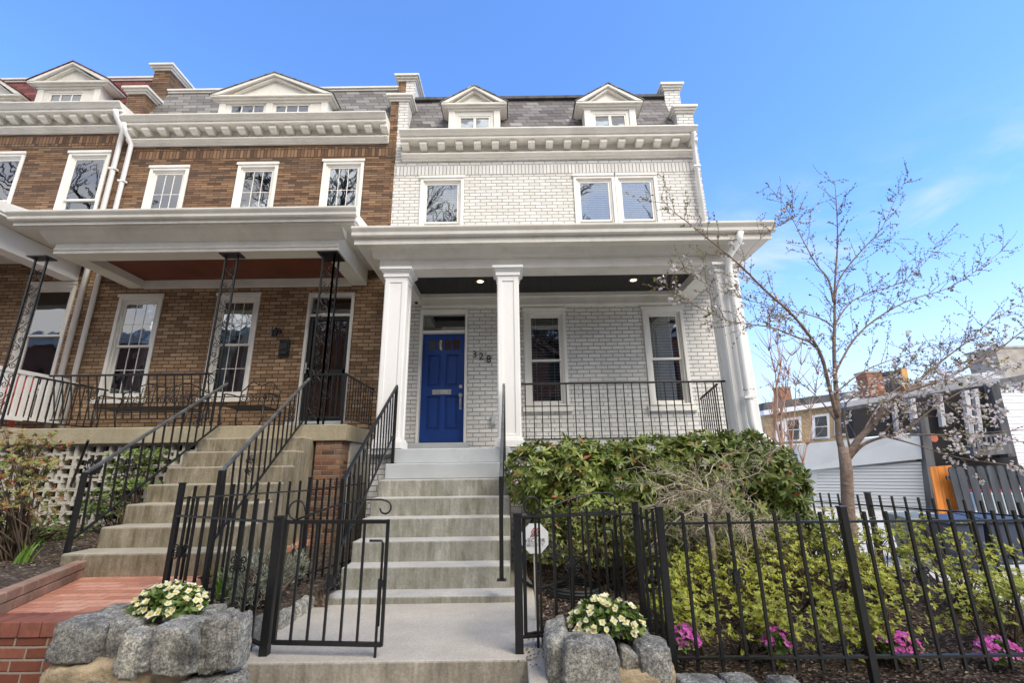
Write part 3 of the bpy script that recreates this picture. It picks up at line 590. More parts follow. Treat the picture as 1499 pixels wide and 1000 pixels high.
# breeze block screen under the porch
bz=MB(); B=.322; T=.036
def bb(x0,x1,z0,z1): bz.box(x0,x1,6.98,7.10,z0,z1)
for i in range(11):
    for j in range(4):
        x=-8.16+i*B; z=.418-(j+1)*B; e=B-.004
        bb(x,x+e,z,z+T*.55); bb(x,x+e,z+e-T*.55,z+e); bb(x,x+T*.55,z+T*.55,z+e-T*.55); bb(x+e-T*.55,x+e,z+T*.55,z+e-T*.55)
        c0,c1=.095,e-.095; bb(x+c0,x+c1,z+c0,z+c0+T); bb(x+c0,x+c1,z+c1-T,z+c1); bb(x+c0,x+c0+T,z+c0+T,z+c1-T); bb(x+c1-T,x+c1,z+c0+T,z+c1-T)
        if (i+j)%2: bb(x+T*.55,x+c0,z+c0+.02,z+c0+.02+T); bb(x+c1,x+e-T*.55,z+c1-.02-T,z+c1-.02); bb(x+c0+.02,x+c0+.02+T,z+c1,z+e-T*.55); bb(x+c1-.02-T,x+c1-.02,z+T*.55,z+c0)
        else: bb(x+T*.55,x+c0,z+c1-.02-T,z+c1-.02); bb(x+c1,x+e-T*.55,z+c0+.02,z+c0+.02+T); bb(x+c1-.02-T,x+c1-.02,z+c1,z+e-T*.55); bb(x+c0+.02,x+c0+.02+T,z+T*.55,z+c0)
bzo=bz.build('breeze_block_screen',M['block'],bh,0)
MB().box(-8.2,-4.6,7.6,7.62,-1.3,.41).build('crawl_space_shade',M['dark'],bh)  # dark sheet painted in for the shade under the porch

# ================================================================== RED-ROOFED HOUSE
rh=thing('row_house','brown brick row house with dark red shingled mansard roof, leftmost and cut by the edge','house',(-11,8.5,-1.3))
RX0,RX1=-14.6,-8.40
ru=[(-9.66,-8.74,4.7,6.83),(-11.55,-10.62,4.7,6.83)]
x_a=at(52,415,YW).x; x_b=at(116,410,YW).x
rl=[(x_a-.05,x_b,1.55,3.72)]
w=MB(); wallgrid(w,RX0,RX1,3.9,7.75,ru,YW); w.quad((RX0,19,-1.4),(RX1,19,-1.4),(RX1,19,9.2),(RX0,19,9.2)); w.quad((RX1,YW,7.3),(RX1,19,8.5),(RX1,19,9.2),(RX1,YW,7.75)); w.build('wall',M['bbrick'],rh)
w=MB(); wallgrid(w,RX0,RX1,-1.4,3.9,rl,YW); w.build('porch_wall',M['tbrick'],rh)
s=MB(); s.box(RX0,RX1-.03,YW-.004,YW+.05,7.0,7.235); s.build('brick_band',M['bsold'],rh)
for o_ in ru: window(rh,*o_,5.65,'shade')
window(rh,*rl[0],2.62,'shade')
cornice(rh,-14.6,-8.47,.84,-14.4,18,.345,.15)
mansard(rh,-14.6,-8.72,7.83,at(180,117,9.1).z,8.13,9.1,'redroof','cream')
dormer(rh,56,148,153,40,160,118,(95,91),[(73,122,136,154)],'redroof')
dormer(rh,-62,20,153,-80,31,138,(-25,108),[(-45,2,136,154)],'redroof')
downspout(rh,[(-8.56,8.16,7.65),(-8.58,8.25,7.5),(-8.54,8.42,7.3),(-8.54,8.43,.75)],.048,'white')
pb=MB(); q=at(20,385,6.9)
pb.box(-14.6,-8.75,6.95,7.25,3.75,4.15); pb.box(-9.05,-8.75,7.25,8.497,3.75,4.14); pb.build('porch_beam',M['white'],rh,.006)
rf=MB(); rf.box(-14.6,-8.42,6.62,8.497,4.15,4.2); rf.px([(6.55,4.2),(6.55,4.36),(8.497,4.75),(8.497,4.205)],-14.6,-8.40); rf.build('porch_roof',M['cream'],rh,.004)
gb=MB(); gx=at(-120,300,6.9).x; gx=-11.6
gb.py([(-8.45,4.365),(-14.6,4.365),(gx,5.60)],6.62,8.45); gb.py([(-8.43,4.366),(-8.65,4.366),(gx,5.52),(gx,5.68)],6.5,6.619); gb.build('porch_gable',M['white'],rh,.006)
sl=MB(); sl.box(-14.6,-8.405,6.9,8.2,.52,.76); sl.build('porch_floor',M['slab'],rh,.012)
wr=MB()
wr.box(-8.47,-8.41,6.98,8.497,1.66,1.73); wr.box(-8.465,-8.415,6.98,8.497,.88,.95)
for i in range(12): yy=7.02+i*.125; wr.box(-8.455,-8.425,yy,yy+.075,.951,1.659)
for i in range(20): xx=-8.60-i*.17; wr.box(xx-.045,xx+.045,7.0,7.02,.80,1.66)
wr.box(-12.2,-8.471,6.98,7.04,1.661,1.73)
wr.build('porch_railing',M['white'],rh,.004)
# ================================================================== STEPS
ws=thing('front_steps','grey concrete steps with stained, shade-darkened risers leading up to the blue door','steps',(-.9,4.85,-1.24))
m=MB(); g=MB()
for k in range(8):
    z=.279-.2075*k; y=6.70-.267*k; xl=-1.755-(.10 if k==7 else 0)-.004*k; xr=-.05+(.05 if k==7 else 0)
    (g if k<2 else m).box(xl+(.0 if k>1 else .004),xr,y,(6.85 if k<2 else 6.70-.267*(k-1)+.02 if k>2 else 6.9),(-1.30 if k>1 else .279-.2075*(k+1)+.001),z-(.001 if k==0 else 0))
m.build('step_block',M['conc'],ws,.014); g.build('painted_step',M['greypaint'],ws,.012)
bsx=thing('front_steps','brown concrete steps climbing from the red brick path to the iron-posted porch','steps',(-3.6,4.75,-.95))
m=MB()
for k in range(1,8):
    z=.66-.2*k; y=6.90-.312*k; xl=-4.52+.04*k-(.10 if k==7 else 0); xr=-3.02+.035*k
    m.box(xl,xr,y,6.90-.312*(k-1)+(.02 if k>1 else .15),-1.1,z)
m.build('step_block',M['conc_tan'],bsx,.018)
m=MB(); m.hexa([Vector(p) for p in ((-2.98,5.6,-1.2),(-2.84,5.6,-1.2),(-2.95,6.89,-1.2),(-3.03,6.89,-1.2),(-2.98,5.6,-.42),(-2.84,5.6,-.42),(-2.95,6.89,.40),(-3.03,6.89,.40))]); 

# ================================================================== IRON RAILS
def railing(label,tops,bots,n,posts=(),mat='iron',wt=.034,bal=.016,group=None,cat='railing',scrolls=0,topmat=None,name='railing'):
    """tops / bots: end points of the hand rail and the bottom rail; n balusters; posts: (point, z0, z1)"""
    c=(Vector(tops[0])+Vector(tops[1]))/2; t=thing(name,label,cat,(c.x,c.y,min(bots[0][2],bots[1][2])),group)
    a,b=map(Vector,tops); c,d=map(Vector,bots)
    r=MB(); r.bar(a,b,wt,.03 if wt<.04 else .034); r.build('hand_rail',M[topmat or mat],t,.004)
    p=MB(); p.bar(c,d,.02)
    for i in range(n):
        u=(i+.5)/n; p.bar(a.lerp(b,u),c.lerp(d,u),bal)
    for s in range(scrolls):
        u=(s+.5)/scrolls; q=a.lerp(b,u).lerp(c.lerp(d,u),.45); e=(b-a); e.z=0; e.normalize()
        for sg in (-1,1):
            p.scroll(q+e*.045*sg+Vector((0,0,.055)),.05,1.3,R(90),.006,sg,e); p.scroll(q+e*.045*sg-Vector((0,0,.055)),.05,1.3,R(-90),.006,-sg,e)
    p.build('baluster_panel',M[mat],t)
    for (q,z0,z1) in posts:
        p=MB(); p.box(q[0]-.02,q[0]+.02,q[1]-.02,q[1]+.02,z0,z1); p.box(q[0]-.045,q[0]+.045,q[1]-.045,q[1]+.045,z0,z0+.008); p.build('newel_post',M[mat],t)
    return t
railing('black stair rail against the left porch column of the white house',((-1.71,4.76,-.10),(-1.71,6.66,1.19)),((-1.71,4.80,-.76),(-1.71,6.66,.50)),15,(((-1.71,4.76),-1.03,-.085),((-1.71,6.64),.07,1.17)))
railing('grey-topped stair rail beside the evergreen bush, seen end-on','',0,0) if False else None
railing('grey-topped stair rail seen end-on beside the evergreen bush',((-.13,4.76,-.10),(-.13,6.66,1.19)),((-.13,4.80,-.76),(-.13,6.66,.50)),15,(((-.13,4.76),-1.03,-.085),((-.13,6.64),.07,1.17)),topmat='greyiron')
railing('black straight railing between the middle and right porch columns in front of the windows',((.13,6.92,1.235),(3.27,6.92,1.235)),((.13,6.92,.40),(3.27,6.92,.40)),25,wt=.026,bal=.013)
railing('short black railing at the open right end of the white porch',((3.22,7.1,1.22),(3.30,8.0,1.12)),((3.22,7.1,.38),(3.30,8.0,.36)),9,wt=.026,bal=.014)
railing('black stair rail left of the brown steps, beside the breeze block screen',((-4.38,4.82,.0),(-4.36,6.86,1.30)),((-4.38,4.86,-.62),(-4.36,6.86,.70)),14,(((-4.38,4.82),-.92,.01),),topmat='greyiron',scrolls=2)
railing('black stair rail right of the brown steps, behind the iron fence',((-2.86,4.62,.0),(-3.12,6.88,1.36)),((-2.86,4.66,-.62),(-3.12,6.88,.76)),15,(((-2.86,4.62),-.94,.01),),topmat='greyiron',scrolls=2)
railing('long black porch railing with scrolls in front of the iron benches',((at(74,545,7.08).x,7.08,1.50),(at(312,545,7.08).x,7.08,1.50)),((at(74,612,7.08).x,7.08,.80),(at(312,612,7.08).x,7.08,.80)),19,scrolls=2,bal=.014,wt=.026)
railing('black side railing at the left end of the brown porch, before the downspouts',((-7.62,7.12,1.50),(-7.62,8.48,1.50)),((-7.62,7.12,.80),(-7.62,8.48,.80)),10,bal=.014,wt=.026)
t=railing('black corner railing between the storm door and the brick pier',((-2.60,7.15,1.44),(-2.60,8.45,1.44)),((-2.60,7.15,.78),(-2.60,8.45,.78)),10,bal=.014,wt=.03)
p=MB(); p.bar((-3.12,6.98,1.44),(-2.60,6.98,1.44),.028); p.bar((-3.12,6.98,.78),(-2.60,6.98,.78),.02); p.bar((-2.60,6.98,1.44),(-2.60,7.15,1.44),.028); p.bar((-2.60,6.98,.66),(-2.60,6.98,1.46),.03)
for i in range(6): p.bar((-3.06+i*.085,6.98,.78),(-3.06+i*.085,6.98,1.44),.014)
p.scroll((-2.85,6.98,1.1),.06,1.4,0,.006); p.build('front_panel',M['iron'],t)

# ================================================================== FENCES
def fence(label,pts,ztops,zbots,pitch=.158,over=.065,posts=(),under=.08,collars=True,name='iron_fence',pk=.018,phs=.036,rail2=None):
    t=thing(name,label,'fence',(pts[0][0],pts[0][1],zbots[0]-under))
    p=MB()
    for i in range(len(pts)-1):
        a=Vector((*pts[i],ztops[i])); b=Vector((*pts[i+1],ztops[i+1])); c=Vector((*pts[i],zbots[i])); d=Vector((*pts[i+1],zbots[i+1]))
        p.bar(a,b,.032,.014); p.bar(c,d,.032,.014); n=max(1,round((b-a).length/pitch))
        for k in range(1,n):
            u=k/n; q=a.lerp(b,u); w=c.lerp(d,u); p.bar(w-Vector((0,0,under)),q+Vector((0,0,over)),pk)
            if collars and k%6==3:
                m_=q.lerp(w,.42); p.box(m_.x-.02,m_.x+.02,m_.y-.02,m_.y+.02,m_.z-.035,m_.z+.035)
                for sg in (-1,1):
                    p.scroll((m_.x+sg*.035,m_.y,m_.z+.035),.026,1.1,R(-90),.006,sg); p.scroll((m_.x+sg*.035,m_.y,m_.z-.035),.026,1.1,R(90),.006,-sg)
    p.build('picket_panel',M['iron'],t)
    for (x,y,z0,z1) in posts:
        q=MB(); q.box(x-phs/2,x+phs/2,y-phs/2,y+phs/2,z0,z1); q.pz([(x-phs/2-.004,y-phs/2-.004),(x+phs/2+.004,y-phs/2-.004),(x+phs/2+.004,y+phs/2+.004),(x-phs/2-.004,y+phs/2+.004)],z1,z1+.012); q.build('post',M['iron'],t,.003)
    return t
FY=3.36
fence('long black iron picket fence in front of the azaleas, running off at the right',[(1.0,3.35),(2.27,FY),(3.62,FY+.02),(5.2,FY+.04)],[-.385,-.39,-.40,-.42],[-1.19,-1.20,-1.21,-1.23],posts=[(1.0,3.35,-1.38,-.285),(2.27,FY,-1.40,-.30),(3.62,FY+.02,-1.42,-.31)],phs=.046)
fence('short black iron fence stepping round behind the right flower planter',[(.02,3.66),(.98,3.92),(1.0,3.35)],[-.36,-.375,-.385],[-1.16,-1.18,-1.19],pitch=.14,posts=[(.98,3.92,-1.36,-.29)],phs=.046)
fence('black iron fence panel behind the left flower planter, from the gate to the brick path',[(-1.78,3.64),(-2.9,4.16)],[-.37,-.36],[-1.18,-1.0],pitch=.125,over=.16,posts=[(-2.9,4.16,-1.1,-.10)],phs=.04)
fence('black iron fence between the two front yards, running back to the brick pier',[(-2.9,4.16),(-2.12,4.95),(-1.80,5.75)],[-.22,-.20,-.16],[-.98,-1.0,-.98],pitch=.10,over=.10,posts=[(-2.12,4.95,-1.15,-.08)],collars=False)
fence('black iron side fence in front of the garage and the bins, beyond the azaleas',[(4.02,7.4),(4.30,5.85),(4.66,4.3),(4.9,3.45)],[-.52,-.50,-.49,-.46],[-1.25,-1.27,-1.28,-1.28],pitch=.15,over=.12,posts=[(4.30,5.85,-1.4,-.36),(4.66,4.3,-1.4,-.34)],collars=True,phs=.05)
# gate posts and leaves
for (x,y,lab) in ((-1.755,3.63,'black square gate post by the left planter'),(.022,3.61,'black square gate post by the security sign')):
    t=thing('gate_post',lab,'gate post',(x,y,-1.24)); p=MB(); p.box(x-.029,x+.029,y-.029,y+.029,-1.24,-.345); p.build('post',M['iron'],t,.003)
    p=MB(); p.box(x-.034,x+.034,y-.034,y+.034,-.345,-.325); p.build('post_cap',M['iron'],t,.003)
def gate(label,a,b):
    t=thing('garden_gate',label,'gate',(a[0],a[1],-1.18)); a=Vector((*a,0)); b=Vector((*b,0)); e=(b-a).normalized(); L=(b-a).length; Z=lambda z:Vector((0,0,z))
    f=MB(); f.bar(a+Z(-1.16),b+Z(-1.16),.026); f.bar(a+Z(-.37),b+Z(-.37),.026); f.bar(a+Z(-1.17),a+Z(-.355),.026); f.bar(b+Z(-1.17),b+Z(-.355),.022); f.build('gate_frame',M['iron'],t)
    p=MB()
    for i in range(1,6): q=a+e*(L*i/6*.93); p.bar(q+Z(-1.16),q+Z(-.37),.016)
    q=a+e*L*.5; p.box(q.x-.02,q.x+.02,q.y-.02,q.y+.02,-.80,-.74)
    for sg in (-1,1): p.scroll(q+e*(.035*sg)+Z(-.735),.026,1.1,R(-90),.006,sg,e); p.scroll(q+e*(.035*sg)+Z(-.805),.026,1.1,R(90),.006,-sg,e)
    p.build('pickets',M['iron'],t)
    s=MB(); P=s.scroll(a+e*.07+Z(-.285),.07,.8,R(-80),.007,-1,e,k=.1)
    s.tube([a+e*.07+Z(-.355)]+[a+e*(.07+(L-.10)*u)+Z(-.355+.14*math.sin(u*1.75)) for u in (.2,.4,.6,.8,.95)]+[b-e*.03+e*(.05*math.sin(q))*(1-.06*q)+Z(-.275+.05*math.cos(q)*(1-.06*q)) for q in [.2+.3*j for j in range(16)]],.007,6)
    s.build('top_scroll',M['iron'],t)
    h=MB(); q=b-e*.13; h.tube([q+Z(-.50),q+e*.09+Z(-.50),q+e*.10+Z(-.52),q+e*.10+Z(-1.05)],.009,6); h.bar(b-e*.04+Z(-1.26 if a.x<-1 else -1.17),b-e*.04+Z(-.75),.016); h.box(b.x-.03,b.x,b.y-.02,b.y+.02,-.80,-.76); h.build('latch',M['iron'],t)
gate('closed black iron gate leaf standing across the concrete walkway',(-1.70,3.63),(-.925,3.56))
gate('black iron gate leaf swung open behind the right planter, in front of the hose',(.07,3.70),(.83,4.03))

# ================================================================== GROUND
def sheet(name,x0,x1,y0,y1,zf,nx,ny,mat,kind='structure'):
    X=np.linspace(x0,x1,nx); Y=np.linspace(y0,y1,ny); V=[(x,y,zf(x,y)) for y in Y for x in X]
    F=[(j*nx+i,j*nx+i+1,(j+1)*nx+i+1,(j+1)*nx+i) for j in range(ny-1) for i in range(nx-1)]
    o=np_obj(name,V,F,mat,None,True); o['kind']=kind; return o
def hsh(x,y): return .5*math.sin(x*5.1+1.3*math.sin(y*3.7))*math.sin(y*4.3+x)+.3*math.sin(x*11+y*7)
struct('ground',MB().quad((-400,-400,-1.66),(400,-400,-1.66),(400,900,-1.66),(-400,900,-1.66)),M['asphalt'])
struct('sidewalk',MB().box(-60,60,-3.4,2.95,-1.655,-1.60),M['walk'])
wk=MB(); wk.box(-1.95,.19,3.495,6.9,-1.6,-1.238); wk.box(-1.95,-1.785,2.9,3.494,-1.6,-1.238); wk.box(.07,.19,2.9,3.494,-1.6,-1.238); wk.box(-1.784,.069,3.1,3.494,-1.6,-1.44)
wko=struct('walkway',wk,M['walk'],.012)
def rz(x,y):
    if x<.19: return -1.26 if y>4.7 else (-1.3 if y>3.6 else -1.75)
    return -1.40+.20*min(1,max(0,(y-3.3)/2.6))-.05*max(0,x-3)+.03*hsh(x,y)-.22*max(0,(3.3-y))*2
sheet('right_garden_bed',-.02,4.85,2.95,6.85,rz,70,60,M['mulch'])
sheet('middle_garden_bed',-2.95,-1.76,3.3,6.95,lambda x,y:-1.42 if (x>-1.93 and y<4.75) else -1.10+.02*hsh(x,y)+.10*max(0,min(1,(-2.2-x)/.5)),24,60,M['soil'])
sheet('left_garden_bed',-10.5,-4.44,3.6,7.2,lambda x,y:-.83+.025*hsh(x,y)+.04*(y-5) if y>gnd_edge(x) else -1.2,110,70,M['soil']) if False else None
e0=gnd(132,816,-.80); e1=gnd(-60,890,-.80)
def edge_x(y): return e1.x+(e0.x-e1.x)*(y-e1.y)/(e0.y-e1.y)
sheet('left_garden_bed',-9.5,-3.5,3.4,7.3,lambda x,y:(-.83+.02*hsh(x,y)+.05*max(0,y-5)) if (x<edge_x(y)-.03 and (y<4.8 or x<-4.36)) else -1.3,120,70,M['soil'])
pv=MB(); pv.box(-9.5,-2.88,3.48,7.0,-1.25,-.945); struct('brick_path',pv,M['paver'])
t=thing('retaining_wall','low red brick retaining wall with a soldier course along the front of the brick path','wall',(-5,3.46,-1.6))
rw=MB(); rw.box(-9.5,-2.9,3.36,3.478,-1.6,-1.03); rw.build('brick_face',M['wallbrick'],t)
so=MB()
for i in range(46): xx=-9.5+i*.1455; so.box(xx,xx+.137,3.35,3.565,-1.03+.004,-.936+random.uniform(0,.003))
so.build('soldier_course',vary('soldier_bricks',(.25,.085,.055),.85,.22,7,.003,40,dirt=(.36,.17,.11),dlo=.5,dhi=.8),t,.006)
t=thing('brick_edging','low brick edging between the brick path and the left flower bed','edging',(e0.x,e0.y,-.95))
eg=MB(); d=(e1-e0); L=d.length; d.normalize(); 
for i in range(int(L/.212)):
    for j in range(2):
        a=e0+d*(.212*i+(.0 if j else .06)); b=a+d*.203; z=-.945+j*.075
        n=Vector((-d.y,d.x,0))*.05
        eg.hexa([Vector((q.x,q.y,zz)) for zz in (z,z+.069) for q in (a-n,b-n,b+n,a+n)])
eg.build('brick_course',vary('edging_bricks',(.32,.18,.12),.9,.25,5,.004,40,dirt=(.32,.26,.18),dlo=.45,dhi=.75),t,.006)
# grey alley and paving past the house
struct('alley',MB().quad((4.86,2.95,-1.52),(60,2.95,-1.52),(60,120,-1.50),(4.86,120,-1.50)),M['gravel'])
struct('back_yard',MB().quad((-40,19,-1.45),(4.86,19,-1.45),(4.86,120,-1.45),(-40,120,-1.45)),M['gravel'])
struct('side_yard',MB().quad((4.131,6.84,-1.36),(4.86,6.84,-1.40),(4.86,19,-1.44),(4.131,19,-1.44)),M['gravel'])

# ================================================================== ROCKS
import bmesh
from mathutils import noise as mn
def rock(mb,x0,x1,z0,z1,y0,y1,seed,rot=0):
    """rough split block: jittered box hull, subdivided, softened and broken up with noise"""
    r_=random.Random(seed*7+1); bm=bmesh.new(); sg=(-1,1)
    for a in sg:
        for b in sg:
            for c in sg: bm.verts.new((a*r_.uniform(.72,1),b*r_.uniform(.75,1),c*r_.uniform(.72,1)))
    for _ in range(7):
        v=Vector((r_.uniform(-1,1),r_.uniform(-1,1),r_.uniform(-1,1))); m_=max(abs(q) for q in v); v/=m_; bm.verts.new(v*r_.uniform(.92,1.04))
    g_=bmesh.ops.convex_hull(bm,input=bm.verts); bmesh.ops.delete(bm,geom=[v for v in bm.verts if not v.link_faces],context='VERTS')
    for _ in range(4):
        bmesh.ops.subdivide_edges(bm,edges=bm.edges[:],cuts=1,use_grid_fill=True); bmesh.ops.triangulate(bm,faces=bm.faces[:])
        if _ in (1,): bmesh.ops.smooth_vert(bm,verts=bm.verts,factor=.5,use_axis_x=True,use_axis_y=True,use_axis_z=True)
    bm.normal_update(); off=Vector((seed*3.1,seed*1.7,seed)); vs=[]; c=Vector(((x0+x1)/2,(y0+y1)/2,(z0+z1)/2)); h=Vector(((x1-x0)/2*.91,(y1-y0)/2,(z1-z0)/2*.96))
    for v in bm.verts:
        q=v.co; q=q+v.normal*(.07*mn.fractal(q*1.6+off,.8,2.1,5)+.035*mn.noise(q*6+off)+.018*mn.noise(q*15+off))
        if rot: q=Matrix.Rotation(rot,3,'Y')@q
        vs.append(c+Vector((q.x*h.x,q.y*h.y,q.z*h.z)))
    bm.verts.index_update(); fs=[tuple(v.index for v in f.verts) for f in bm.faces]; bm.free(); mb.add(vs,fs,True)
def rock_px(par,px0,px1,py0,py1,Y,dep,seed,name='stone',rot=0):
    a=at(px0,(py0+py1)/2,Y); b=at(px1,(py0+py1)/2,Y); t=at((px0+px1)/2,py0,Y+dep*.7).z; l=at((px0+px1)/2,py1,Y).z
    m=MB(); rock(m,a.x,b.x,l,t,Y-.02,Y+dep,seed,rot=rot); return m.build(name,M['rock'],par,fixn=False)
pl=thing('stone_planter','large planter of rough mortared granite boulders left of the walkway','planter',(-2.6,3.3,-1.6))
for i,(a,b,c,d,Y,dep,rot) in enumerate(((58,152,894,985,3.18,.30,.05),(64,148,978,1050,3.17,.28,0),(146,196,888,1000,3.22,.26,.06),(166,212,908,1000,3.16,.22,.2),(196,234,930,988,3.14,.2,0),(206,292,902,1000,3.10,.28,0),(288,326,892,1000,3.17,.2,-.06),(322,354,890,990,3.22,.15,-.1),(140,170,884,915,3.46,.18,0),(168,212,884,915,3.52,.2,0),(280,312,886,915,3.58,.2,0),(160,246,988,1050,3.10,.26,.08),(248,300,986,1040,3.09,.24,0),(298,334,985,1045,3.15,.2,-.05),(330,352,980,1040,3.22,.14,0),(48,104,985,1050,3.14,.25,0),(100,166,985,1060,3.10,.25,.05))):
    rock_px(pl,a,b,c,d,Y,dep,i+1,rot=rot)
mo=MB(); rock(mo,-3.04,-1.93,-1.75,-1.06,3.15,3.48,77); mo.build('mortar',M['mortar'],pl,fixn=False)
so=MB(); so.box(-2.95,-1.95,3.35,3.8,-1.3,-1.03); so.build('soil',M['soil'],pl)
pr=thing('stone_planter','grey granite boulder planter beside the right gate post','planter',(.6,3.2,-1.6))
for i,(a,b,c,d,Y,dep,rot) in enumerate(((812,922,925,1050,3.06,.22,.05),(797,845,902,1040,3.16,.5,0),(908,940,936,1030,3.16,.22,.1),(930,990,928,1030,3.13,.24,-.04),(921,955,914,960,3.32,.14,0),(842,925,1000,1060,3.05,.2,0))):
    rock_px(pr,a,b,c,d,Y,dep,i+31,rot=rot)
mo=MB(); rock(mo,.28,1.02,-1.75,-1.16,3.115,3.35,78); mo.build('mortar',M['mortar'],pr,fixn=False)
so=MB(); rock(so,.34,.95,-1.6,-1.07,3.2,3.66,79); so.build('soil',M['mulch'],pr,fixn=False)
se=thing('stone_edging','row of pale granite blocks edging the walkway left of the gate','edging',(-2.0,4.1,-1.24))
for i,(x,y,sx,sy,h) in enumerate(((-2.02,3.50,.19,.40,.17),(-1.99,3.90,.17,.40,.17),(-1.97,4.28,.15,.36,.15),(-1.95,4.62,.13,.34,.13))):
    m=MB(); rock(m,x-sx*.6,x+sx*.6,-1.40,-1.24+h,y-sy/2,y+sy/2,50+i); m.build('block',M['rock'],se,fixn=False)
for i,(px,Y,s,lab) in enumerate(((1030,3.08,.16,'weathered border rock nearest the right planter'),(1085,3.06,.11,'small border rock half sunk before the fence'),(1150,3.08,.10,'rounded border rock farthest along the fence bottom'))):
    q=at(px,1000,Y); m=MB(); rock(m,q.x-s,q.x+s,q.z-.14,q.z+.03,Y-.1,Y+.12,90+i); tag(m.build('border_rock',M['rock'],None,fixn=False),lab,'rock')

# ================================================================== LEAVES
def unit(a): return a/np.maximum(np.linalg.norm(a,axis=1,keepdims=True),1e-9)
def leaves(name,P,D,N,L,W,mat,par,full=False,fold=.15):
    """one leaf-shaped blade per point: base P, direction D, face normal N, length L, width W"""
    P=np.asarray(P);D=unit(np.asarray(D));N=np.asarray(N); S=unit(np.cross(D,N)); N=unit(np.cross(S,D)); n=len(P); L=np.broadcast_to(np.asarray(L,float).reshape(-1,1),(n,1)); W=np.broadcast_to(np.asarray(W,float).reshape(-1,1),(n,1))
    if not full:
        v=np.stack([P,P+D*L*.45+S*W/2+N*W*fold,P+D*L,P+D*L*.45-S*W/2+N*W*fold],1).reshape(-1,3); b=np.arange(n)[:,None]*4
        F=np.concatenate([b+[0,1,2],b+[0,2,3]])
    else:
        dr=-.14*L*N
        v=np.stack([P,P+D*L*.5-N*W*fold,P+D*L+dr,P+D*L*.30+S*W*.42,P+D*L*.66+S*W*.45+dr*.35,P+D*L*.66-S*W*.45+dr*.35,P+D*L*.30-S*W*.42],1).reshape(-1,3); b=np.arange(n)[:,None]*7
        F=np.concatenate([b+q for q in ([0,3,1],[3,4,1],[4,2,1],[2,5,1],[5,6,1],[6,0,1])])
    return np_obj(name,v,F,M[mat],par)
def whorls(C,A,k,spread,jit=.25):
    """k leaf directions round each axis A at centre C"""
    C=np.repeat(C,k,0); A=unit(np.repeat(unit(A)+rng.normal(0,jit,(len(A),3)),k,0)); n=len(C)
    ref=np.where(np.abs(A[:,2:3])<.9,np.array([[0,0,1.]]),np.array([[1.,0,0]])); u=unit(np.cross(A,ref)); w=np.cross(A,u)
    th=np.tile(np.arange(k)*2*np.pi/k,n//k)+np.repeat(rng.uniform(0,6.28,n//k),k)+rng.normal(0,.2,n); sp=spread+rng.normal(0,.22,n)
    rad=u*np.cos(th)[:,None]+w*np.sin(th)[:,None]; D=rad*np.sin(sp)[:,None]+A*np.cos(sp)[:,None]; N=A*np.sin(sp)[:,None]-rad*np.cos(sp)[:,None]
    return C,D,N
def shell(lumps,n,lo=.72,zmin=-1.3,up=.3):
    """points near the skin of a union of ellipsoids, with outward axes"""
    Ls=np.array(lumps); w=(Ls[:,3]*Ls[:,4]*Ls[:,5])**.67; out=[];ax=[]
    while len(out)<n:
        i=rng.choice(len(Ls),p=w/w.sum()); d=rng.normal(size=3); d/=np.linalg.norm(d); r=rng.uniform(lo,1.0)**.6
        p=Ls[i,:3]+d*Ls[i,3:]*r
        if p[2]<zmin: continue
        q=((p-Ls[:,:3])/Ls[:,3:]); 
        if (np.delete(np.linalg.norm(q,axis=1),i)<lo*.85).any(): continue
        a=d/Ls[i,3:]; a/=np.linalg.norm(a); a[2]+=up; out.append(p); ax.append(a)
    return np.array(out),np.array(ax)
def stems(par,base,tips,r0=.014,mat='stem',name='stem'):
    m=MB()
    for t in tips:
        b=Vector(base)+Vector((random.uniform(-.12,.12),random.uniform(-.1,.1),0)); t=Vector(t); mid=b.lerp(t,.5)+Vector((random.uniform(-.1,.1),random.uniform(-.1,.1),.08)); m.tube([b,mid,t],[r0,r0*.7,r0*.3],5)
    return m.build(name,M[mat],par,fixn=False)
def bush(name,label,lumps,n,k,L,W,mat,base,spread=1.15,full=False,nst=24,group=None,lo=.7,zmin=-1.3,up=.3,cat='bush'):
    t=thing(name,label,cat,base,group); C,A=shell(lumps,n,lo,zmin,up); P,D,N=whorls(C,A,k,spread)
    m=len(P); leaves('foliage',P,D,N,L*rng.uniform(.65,1.15,m),W*rng.uniform(.8,1.15,m),mat,t,full)
    stems(t,base,C[rng.choice(len(C),nst)]); return t
# broad-leaved evergreens before the porch
bush('evergreen_bush','glossy dark broadleaf evergreen right of the white house steps',[(.30,6.05,-.10,.42,.5,.42),(.85,6.1,-.13,.55,.5,.50),(1.35,6.0,-.17,.50,.5,.52),(.75,5.85,-.50,.55,.4,.35),(1.3,5.9,-.6,.5,.4,.35)],1000,8,.118,.035,'rhodo',(.9,6.1,-1.25),1.15,True,zmin=-.95)
bush('evergreen_bush','tall broadleaf evergreen at the right end of the porch, behind the twiggy shrub',[(1.9,6.1,-.09,.5,.5,.48),(2.5,6.1,-.07,.6,.5,.48),(2.95,6.1,-.06,.5,.5,.47),(3.27,6.0,-.24,.34,.45,.50),(3.2,5.9,-.7,.36,.4,.40),(2.4,5.9,-.55,.8,.4,.4)],1450,8,.118,.035,'rhodo',(2.7,6.15,-1.25),1.15,True,zmin=-1.1)
